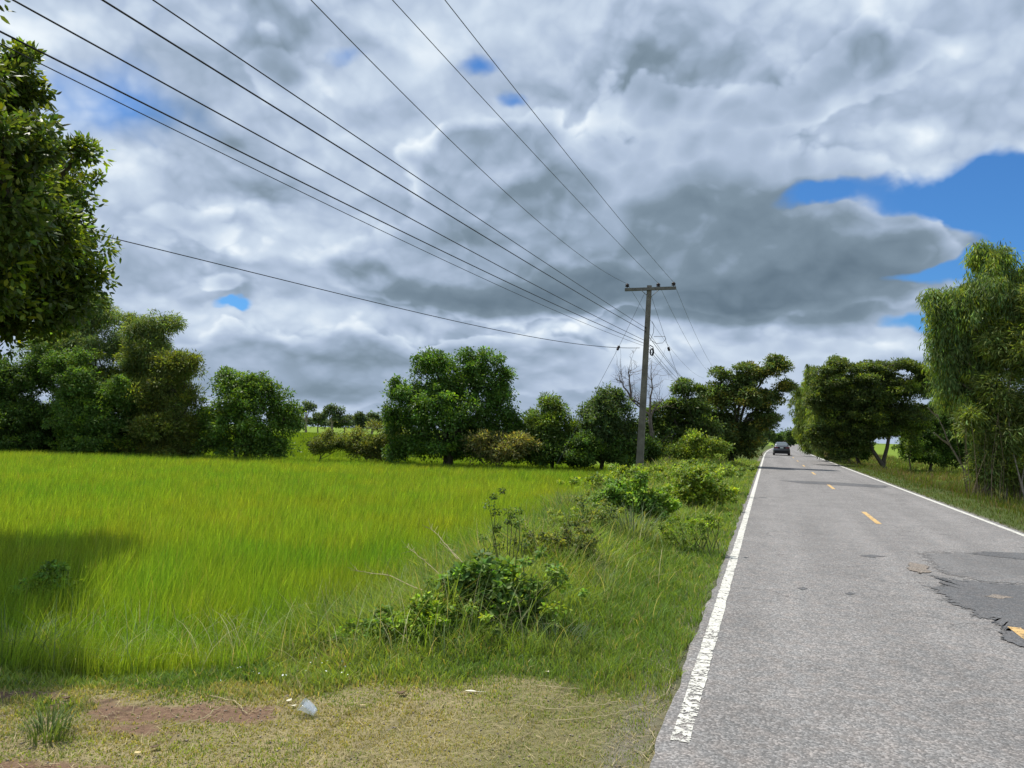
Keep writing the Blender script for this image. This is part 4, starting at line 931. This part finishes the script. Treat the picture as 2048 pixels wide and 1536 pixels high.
fallen('dry leaf on the turf below the bare soil patch', 275, 1512, .05, .03, -.4, 'dry_leaf', .6)
def runner(label, pts, r=.0028):
    W_ = [gp(*p) + [0, 0, .015] for p in pts]; q = []
    for i in range(len(W_) - 1):
        for k in range(6):
            s = k / 6; p = W_[i] * (1 - s) + W_[i + 1] * s
            if 0 < i < len(W_) - 1 or k: pass
            q.append(p + np.array([rng.normal() * .004, rng.normal() * .004, abs(rng.normal()) * .006]))
    q.append(W_[-1]); mb = MB(); mb.tube(q, r, 4)
    tag(mb.build('grass_runner', MAT['straw'], origin=W_[0]), label, 'grass runner', 'dry grass runners creeping to the road')
runner('long straight dry runner reaching the road edge, lowest of all', [(1110, 1448), (1200, 1440), (1260, 1425), (1300, 1416)])
runner('dry runner curving through the grass above the lowest one', [(1050, 1415), (1100, 1424), (1180, 1420), (1235, 1408)])
runner('looped dry runner lying on the asphalt edge', [(1255, 1310), (1310, 1330), (1345, 1350), (1335, 1390), (1305, 1410)])
runner('short dry runner along the turf left of the road', [(1070, 1375), (1110, 1380), (1160, 1383)])
runner('curled dry runner in the grass near the white line', [(1210, 1310), (1240, 1300), (1240, 1318), (1180, 1322)])
runner('dry runner standing by the asphalt corner at the bottom', [(1300, 1465), (1310, 1485), (1300, 1505), (1285, 1515)])
runner('long pale straw lying across the bare soil patch', [(420, 1396), (470, 1408), (485, 1425), (495, 1432)])
runner('pale straw on the turf left of the plastic cup', [(330, 1460), (400, 1445), (440, 1420)])

# small white flowers in the grass
def flowers():
    n = 90; mb_v = []; px = rng.uniform(380, 700, n); py = rng.uniform(1275, 1370, n); P_ = np.array([gp(a, b) for a, b in zip(px, py)])
    P_[:, 2] += rng.uniform(.03, .12, n); V = []; Fs = []
    for i, p in enumerate(P_):
        r = rng.uniform(.004, .009); nr = unit(rng.normal(size=3) * .5 + [0, 0, 1] - FWD * .6); a = unit(np.cross(nr, [1, 0, 0])); b = np.cross(nr, a)
        k0 = len(V); V += [p + r * (cos(q) * a + sin(q) * b) for q in np.linspace(0, 2 * pi, 6)[:-1]]; Fs.append(list(range(k0, k0 + 5)))
    mb = MB(); mb.add(V, Fs); o = mb.build('tiny_flowers', simple('white_petals', (.75, .78, .72), .7, .2)); tag(o, 'scattered tiny white flowers in the green grass above the bare soil', 'flowers', kind='stuff')
flowers()

# ------------------------------------------------------------------ power pole and wires
PD = 32.2
pb = D(1278, 948, PD); pb[2] = Hgt(pb[0], pb[1]); pt = D(1299, 571, PD)
pole = empty('power_pole', pb, 'tall concrete power pole with a crossarm on the left of the road', 'power pole')
ax = unit(pt - pb); Rp = np.stack([unit(np.cross([0, 1, 0], ax)), unit(np.cross(ax, unit(np.cross([0, 1, 0], ax)))), ax], 1)
mb = MB(); Hh = np.linalg.norm(pt - pb); prof = []
V = []
for z_, hw in ((-.4, .150), (Hh * .5, .118), (Hh, .090)):
    c = .025
    for sx, sy in ((-1, -1 + 2 * c), (-1 + 2 * c, -1), (1 - 2 * c, -1), (1, -1 + 2 * c), (1, 1 - 2 * c), (1 - 2 * c, 1), (-1 + 2 * c, 1), (-1, 1 - 2 * c)):
        V.append(pb + Rp @ np.array([sx * hw, sy * hw * .85, z_]))
mb.add(V, [[i * 8 + j, i * 8 + (j + 1) % 8, (i + 1) * 8 + (j + 1) % 8, (i + 1) * 8 + j] for i in range(2) for j in range(8)] + [list(range(16, 24)), list(range(7, -1, -1))])
mb.build('shaft', MAT['concrete'], pole)
aL = D(1250, 579.5, PD + .25); aR = D(1352, 576, PD - .45)
yoff = unit(np.cross([0, 0, 1], aR - aL))       # arm sits on the camera side of the shaft... proud of it
sgn = -1 if yoff[1] > 0 else 1
aoff = yoff * sgn * .15; aL, aR = aL + aoff * 0, aR + aoff * 0
pc = pb + ax * (Hh - .20)
adir = unit(aR - aL); Ra = np.stack([adir, unit(np.cross([0, 0, 1], adir)), unit(np.cross(adir, unit(np.cross([0, 0, 1], adir))))], 1)
mb = MB(); mb.box((aL + aR) / 2 - np.array([0, .0, 0]), (np.linalg.norm(aR - aL) / 2, .055, .06), Ra); mb.build('crossarm', MAT['arm_steel'], pole)
for (q, s_) in (((1282, 580), (1296, 593)), ((1317, 580), (1303, 593))):
    mb = MB(); mb.tube([D(*q, PD - .1), D(*s_, PD - .1)], .016, 5); mb.build('brace', MAT['steel'], pole)
INS = []
for q in ((1254.5, 577, .22), (1316.5, 576, -.2), (1347, 574, -.42)):
    c = D(q[0], q[1], PD + q[2]); mb = MB(); sc_ = 1.0
    mb.lathe([(.012, 0), (.012, .05), (.05, .06), (.085, .07), (.085, .10), (.06, .105), (.065, .13), (.085, .135), (.085, .165), (.05, .175), (.045, .20), (.02, .215)], c, k=12)
    mb.build('insulator', MAT['porcelain'], pole, True); INS.append(c + [0, 0, .20])
LV = [(1291, 655.5), (1290.5, 663), (1289.5, 681), (1289, 687), (1288.5, 692), (1288.5, 697)]
for q in LV[:2]:
    mb = MB(); c = D(*q, PD - .05); mb.lathe([(.03, -.035), (.045, -.03), (.03, 0), (.045, .03), (.03, .035)], c, k=8)
    mb.build('spool_insulator', MAT['porcelain'], pole)
mb = MB()
for rr, o_ in ((.145, 0), (.155, .02), (.135, -.02)):
    cc = D(1303.5, 704, PD - .1); pts = [cc + o_ * RIGHT + np.array([cos(a_) * rr * .42, .02 * sin(a_), sin(a_) * rr]) for a_ in np.linspace(0, 2 * pi, 22)]
    mb.tube(pts, .016, 5, False)
mb.tube([D(1299, 690, PD - .1), D(1306, 694, PD - .1), D(1307, 701, PD - .1)], .02, 5)
mb.build('cable_coil', MAT['black_cable'], pole)
mb = MB()
mb.tube([D(1304, 643, PD - .1), D(1308, 650, PD - .15), D(1307, 665, PD - .15), D(1300, 682, PD - .1)], .010, 5)
mb.tube([D(1308, 673, PD), D(1330, 673, PD - .2), D(1332, 678, PD - .2), D(1325, 686, PD - .2), D(1312, 687, PD - .1), D(1302, 680, PD)], .010, 5)
mb.build('jumper_cable', MAT['black_cable'], pole)
# guy wires with their egg insulators
def guy(label, top, mid, bot, d0, d1, dm):
    A, C_, B_ = D(*top, d0), D(*mid, dm), D(*bot, d1)
    root = empty('guy_wire', B_, label, 'guy wire', 'guy wires of the power pole'); mb = MB(); mb.tube([A, C_, B_], .007, 4); mb.build('strand', MAT['alu_wire'], root)
    u_ = unit(A - C_); mb = MB(); s_ = unit(np.cross(u_, [0, 1, 0])); R_ = np.stack([s_, np.cross(u_, s_), u_], 1)
    mb.lathe([(.02, -.11), (.055, -.08), (.055, -.02), (.04, 0), (.055, .02), (.055, .08), (.02, .11)], C_, R_, 8); mb.build('strain_insulator', MAT['porcelain'], root)
guy('thin guy wire slanting down left from the power pole', (1290, 585), (1236.5, 696), (1113, 930), PD, PD - 2, PD - .8)
guy('thin guy wire slanting down right from the power pole', (1302, 590), (1337.5, 698), (1392, 860), PD, PD + 7, PD + 2)

def wire(name, label, P1, thru, xb, zb, yb, r, far=None, mat='black_cable', grp='power lines'):
    """from P1 on the pole back over the viewer; the end x and the sag are solved from two sightings"""
    P1 = np.asarray(P1, float); best = None
    rays = [ray(*q) for q in thru]
    def curve(s, P2, sag): return P1 + (P2 - P1) * s[:, None] - np.array([0, 0, 1.]) * (4 * sag * s * (1 - s))[:, None]
    ss = np.linspace(0, 1, 400)
    def err(p):
        C_ = curve(ss, np.array([p[0], yb, zb]), p[1]) - CAMP; q = C_ @ M; ok = -q[:, 2] > .3
        u = 1024 + F * q[ok, 0] / -q[ok, 2]; v = 768 - F * q[ok, 1] / -q[ok, 2]; e = []
        for (tx, ty) in thru:
            k = np.argmin((u - tx) ** 2 + (v - ty) ** 2)
            k2 = min(k + 1, len(u) - 1); k1 = max(k - 1, 0); t_ = np.array([u[k2] - u[k1], v[k2] - v[k1]]); t_ = t_ / (np.linalg.norm(t_) + 1e-9)
            dv = np.array([tx - u[k], ty - v[k]]); e.append(dv[0] * t_[1] - dv[1] * t_[0])
        return np.array(e)
    p = np.array([xb, .8])
    for _ in range(30):
        e = err(p); J = np.stack([(err(p + h_) - e) / 1e-3 for h_ in (np.array([1e-3, 0]), np.array([0, 1e-3]))], 1)
        st = np.linalg.lstsq(J, -e, rcond=None)[0]; st = np.clip(st, -1.0, 1.0); p = p + st * .8; p[1] = np.clip(p[1], 0, 3)
    print('wire', label[:30], 'x', p[0].round(2), 'sag', p[1].round(2), 'err', err(p).round(1))
    pts = list(curve(np.linspace(0, 1, 60), np.array([p[0], yb, zb]), p[1]))[::-1]
    if far is not None:
        Fp = np.asarray(far, float); n = 24
        for i in range(1, n + 1):
            s = i / n; q = P1 + (Fp - P1) * s; q = q - np.array([0, 0, 1]) * (4 * .8 * s * (1 - s)); pts.append(q)
    mb = MB(); mb.tube(pts, r * .85, 5); tag(mb.build(name, MAT[mat], origin=P1), label, 'power line', grp)
def farp(dx, z): return np.array([-5.6 + dx, 84.0, z])
wire('power_line', 'uppermost left high wire running to the left insulator of the crossarm', INS[0], [(622, 0), (700, 80)], -6.5, INS[0][2], -10, .008, farp(-1.0, 8.0), 'alu_wire')
wire('power_line', 'high wire running to the middle insulator of the crossarm', INS[1], [(785, 0), (964, 195)], -5.8, INS[1][2], -10, .008, farp(.3, 8.1), 'alu_wire')
wire('power_line', 'rightmost high wire running to the right insulator of the crossarm', INS[2], [(890, 0), (1031, 179)], -4.6, INS[2][2], -10, .008, farp(1.0, 8.1), 'alu_wire')
for (p1, th, lb, r_, fz) in ((LV[0], [(306, 0), (700, 265)], 'first black cable below the three high wires', .010, 6.0), (LV[1], [(205, 0), (700, 308)], 'thickest black cable, second below the high wires', .013, 5.9),
                        (LV[2], [(26, 0), (700, 371)], 'third black cable below the high wires', .011, 5.6), (LV[3], [(0, 63), (700, 412)], 'fourth black cable below the high wires', .012, 5.5),
                        (LV[4], [(44, 109), (700, 431)], 'thin black cable just under the fourth one', .007, 5.35)):
    P1 = D(*p1, PD); wire('power_line', lb, P1, th, P1[0] - 2, P1[2], -10, r_, farp(rng.normal() * .1, fz))
# service cable to the left
P1 = D(1288.5, 697.5, PD); mb = MB(); th = [(0, 419, 15), (205, 470, 16.2), (417, 525, 18), (716, 600, 21.7), (1000, 661, 26.2), (1150, 685, 29.2), (1280, 697, PD)]
pts = [D(-500, 320, 12.8), D(-200, 377, 14)] + [D(*q) for q in th]
pts = np.array(pts); tt = np.linspace(0, len(pts) - 1, 60); 
co = [np.polyfit(pts[:, 0], pts[:, k], 3) for k in (1, 2)]; xx = np.linspace(pts[0, 0], pts[-1, 0], 60)
mb.tube([np.array([a_, np.polyval(co[0], a_), np.polyval(co[1], a_)]) for a_ in xx], .011, 5)
tag(mb.build('service_cable', MAT['black_cable'], origin=P1), 'sagging black cable crossing in front of the big left tree, lowest of all cables', 'cable')

# ------------------------------------------------------------------ the car
def car():
    base = np.array([1.32, 88.9, 0.002]); root = empty('parked_car', base, 'dark grey sedan seen from behind, driving away down the road', 'car'); root.name = 'sedan_car'
    paint, t = material('dark_grey_paint'); p = t.n('ShaderNodeBsdfPrincipled'); p.inputs['Base Color'].default_value = (.10, .10, .115, 1); p.inputs['Metallic'].default_value = .6
    p.inputs['Roughness'].default_value = .35; p.inputs['Coat Weight'].default_value = .8; out(t, p.outputs[0])
    glass = simple('car_glass', (.10, .12, .13), .08, .9); red = simple('tail_lens', (.16, .01, .012), .15, .6); blk = simple('black_trim', (.012, .012, .013), .6, .3); rub = simple('tyre_rubber', (.014, .014, .014), .85, .2)
    def ring(y, w, z0, z1, tw, r=.12):       # cross-section: width at bottom w, at top tw
        o = []
        for (sx, sz) in ((-1, 0), (-1, .35), (-1, .7), (-.93, .93), (-.80, 1), (.80, 1), (.93, .93), (1, .7), (1, .35), (1, 0)):
            ww = w + (tw - w) * max(0, sz - .3) / .7; o.append(base + [sx * ww / 2, y, z0 + (z1 - z0) * sz])
        return o
    def loft(rs):
        n = len(rs); k = len(rs[0]); V = [q for r in rs for q in r]
        f = [[i * k + j, (i + 1) * k + j, (i + 1) * k + (j + 1) % k, i * k + (j + 1) % k] for i in range(n - 1) for j in range(k)]
        return V, f + [list(range(k)), [(n - 1) * k + j for j in range(k - 1, -1, -1)]]
    mb = MB(); mb.add(*loft([ring(.02, 1.60, .42, .98, 1.40), ring(.10, 1.74, .30, 1.02, 1.50), ring(.5, 1.80, .24, 1.03, 1.58), ring(1.2, 1.81, .22, .99, 1.64), ring(3.0, 1.81, .22, .97, 1.64), ring(3.9, 1.78, .24, .88, 1.56), ring(4.5, 1.66, .30, .72, 1.4)]))
    mb.build('body', paint, root, True)
    mb = MB(); mb.add(*loft([ring(.62, 1.44, .98, 1.02, 1.36), ring(1.30, 1.42, .98, 1.40, 1.12), ring(1.9, 1.42, .97, 1.455, 1.12), ring(2.5, 1.42, .96, 1.42, 1.12), ring(3.35, 1.40, .92, .97, 1.3)])); mb.build('cabin', paint, root, True)
    Vq = [base + q for q in ([-.60, .66, 1.045], [.60, .66, 1.045], [.50, 1.24, 1.38], [-.50, 1.24, 1.38])]; up = np.array([0, -.02, .02])
    mb = MB(); mb.add([v + up for v in Vq] + [v + up * .3 for v in Vq], [[0, 1, 2, 3], [7, 6, 5, 4], [0, 4, 5, 1], [1, 5, 6, 2], [2, 6, 7, 3], [3, 7, 4, 0]]); mb.build('rear_window', glass, root)
    for s_ in (-1, 1):
        Vq = [base + q for q in ([s_ * .722, 1.0, 1.03], [s_ * .722, 3.0, 1.02], [s_ * .60, 2.45, 1.36], [s_ * .60, 1.45, 1.36])]; o_ = np.array([s_ * .01, 0, 0])
        mb = MB(); mb.add([v + o_ for v in Vq] + [v for v in Vq], [[0, 1, 2, 3], [7, 6, 5, 4], [0, 4, 5, 1], [1, 5, 6, 2], [2, 6, 7, 3], [3, 7, 4, 0]]); mb.build('side_window', glass, root)
        mb = MB(); mb.box(base + [s_ * .60, .03, .85], (.21, .035, .065)); mb.build('tail_light', red, root)
        mb = MB(); mb.box(base + [s_ * .97, 2.75, 1.02], (.10, .05, .065)); mb.build('side_mirror', paint, root)
    mb = MB(); mb.box(base + [0, .02, .84], (.40, .03, .10)); mb.build('boot_panel', blk, root)
    mb = MB(); mb.box(base + [0, -.015, .835], (.17, .008, .06)); mb.build('number_plate', simple('plate_white', (.65, .72, .70), .5, .4), root)
    mb = MB(); mb.box(base + [0, .0, .40], (.76, .07, .13)); mb.box(base + [0, 0, .24], (.70, .06, .05)); mb.build('bumper', blk, root)
    for s_ in (-1, 1):
        for yy in (.85, 3.6):
            c = base + [s_ * .79, yy, .31]; R_ = np.array([[0, 0, 1.], [0, 1, 0], [1, 0, 0]])
            w_ = empty('wheel', c - base, None, None); w_.parent = root
            def lo(prof, nm, mt):
                b = MB(); b.lathe(prof, (0, 0, 0), R_, 18); V = np.concatenate(b.v); mesh_obj(nm, V, b.f, mt, w_, smooth=True)
            lo([(.22, -.10), (.29, -.10), (.31, -.07), (.31, .07), (.29, .10), (.22, .10)], 'tyre', rub)
            lo([(.20, -.08 * 1), (.215, .0), (.20, .095), (.05, .105)], 'rim', MAT['steel'])
car()
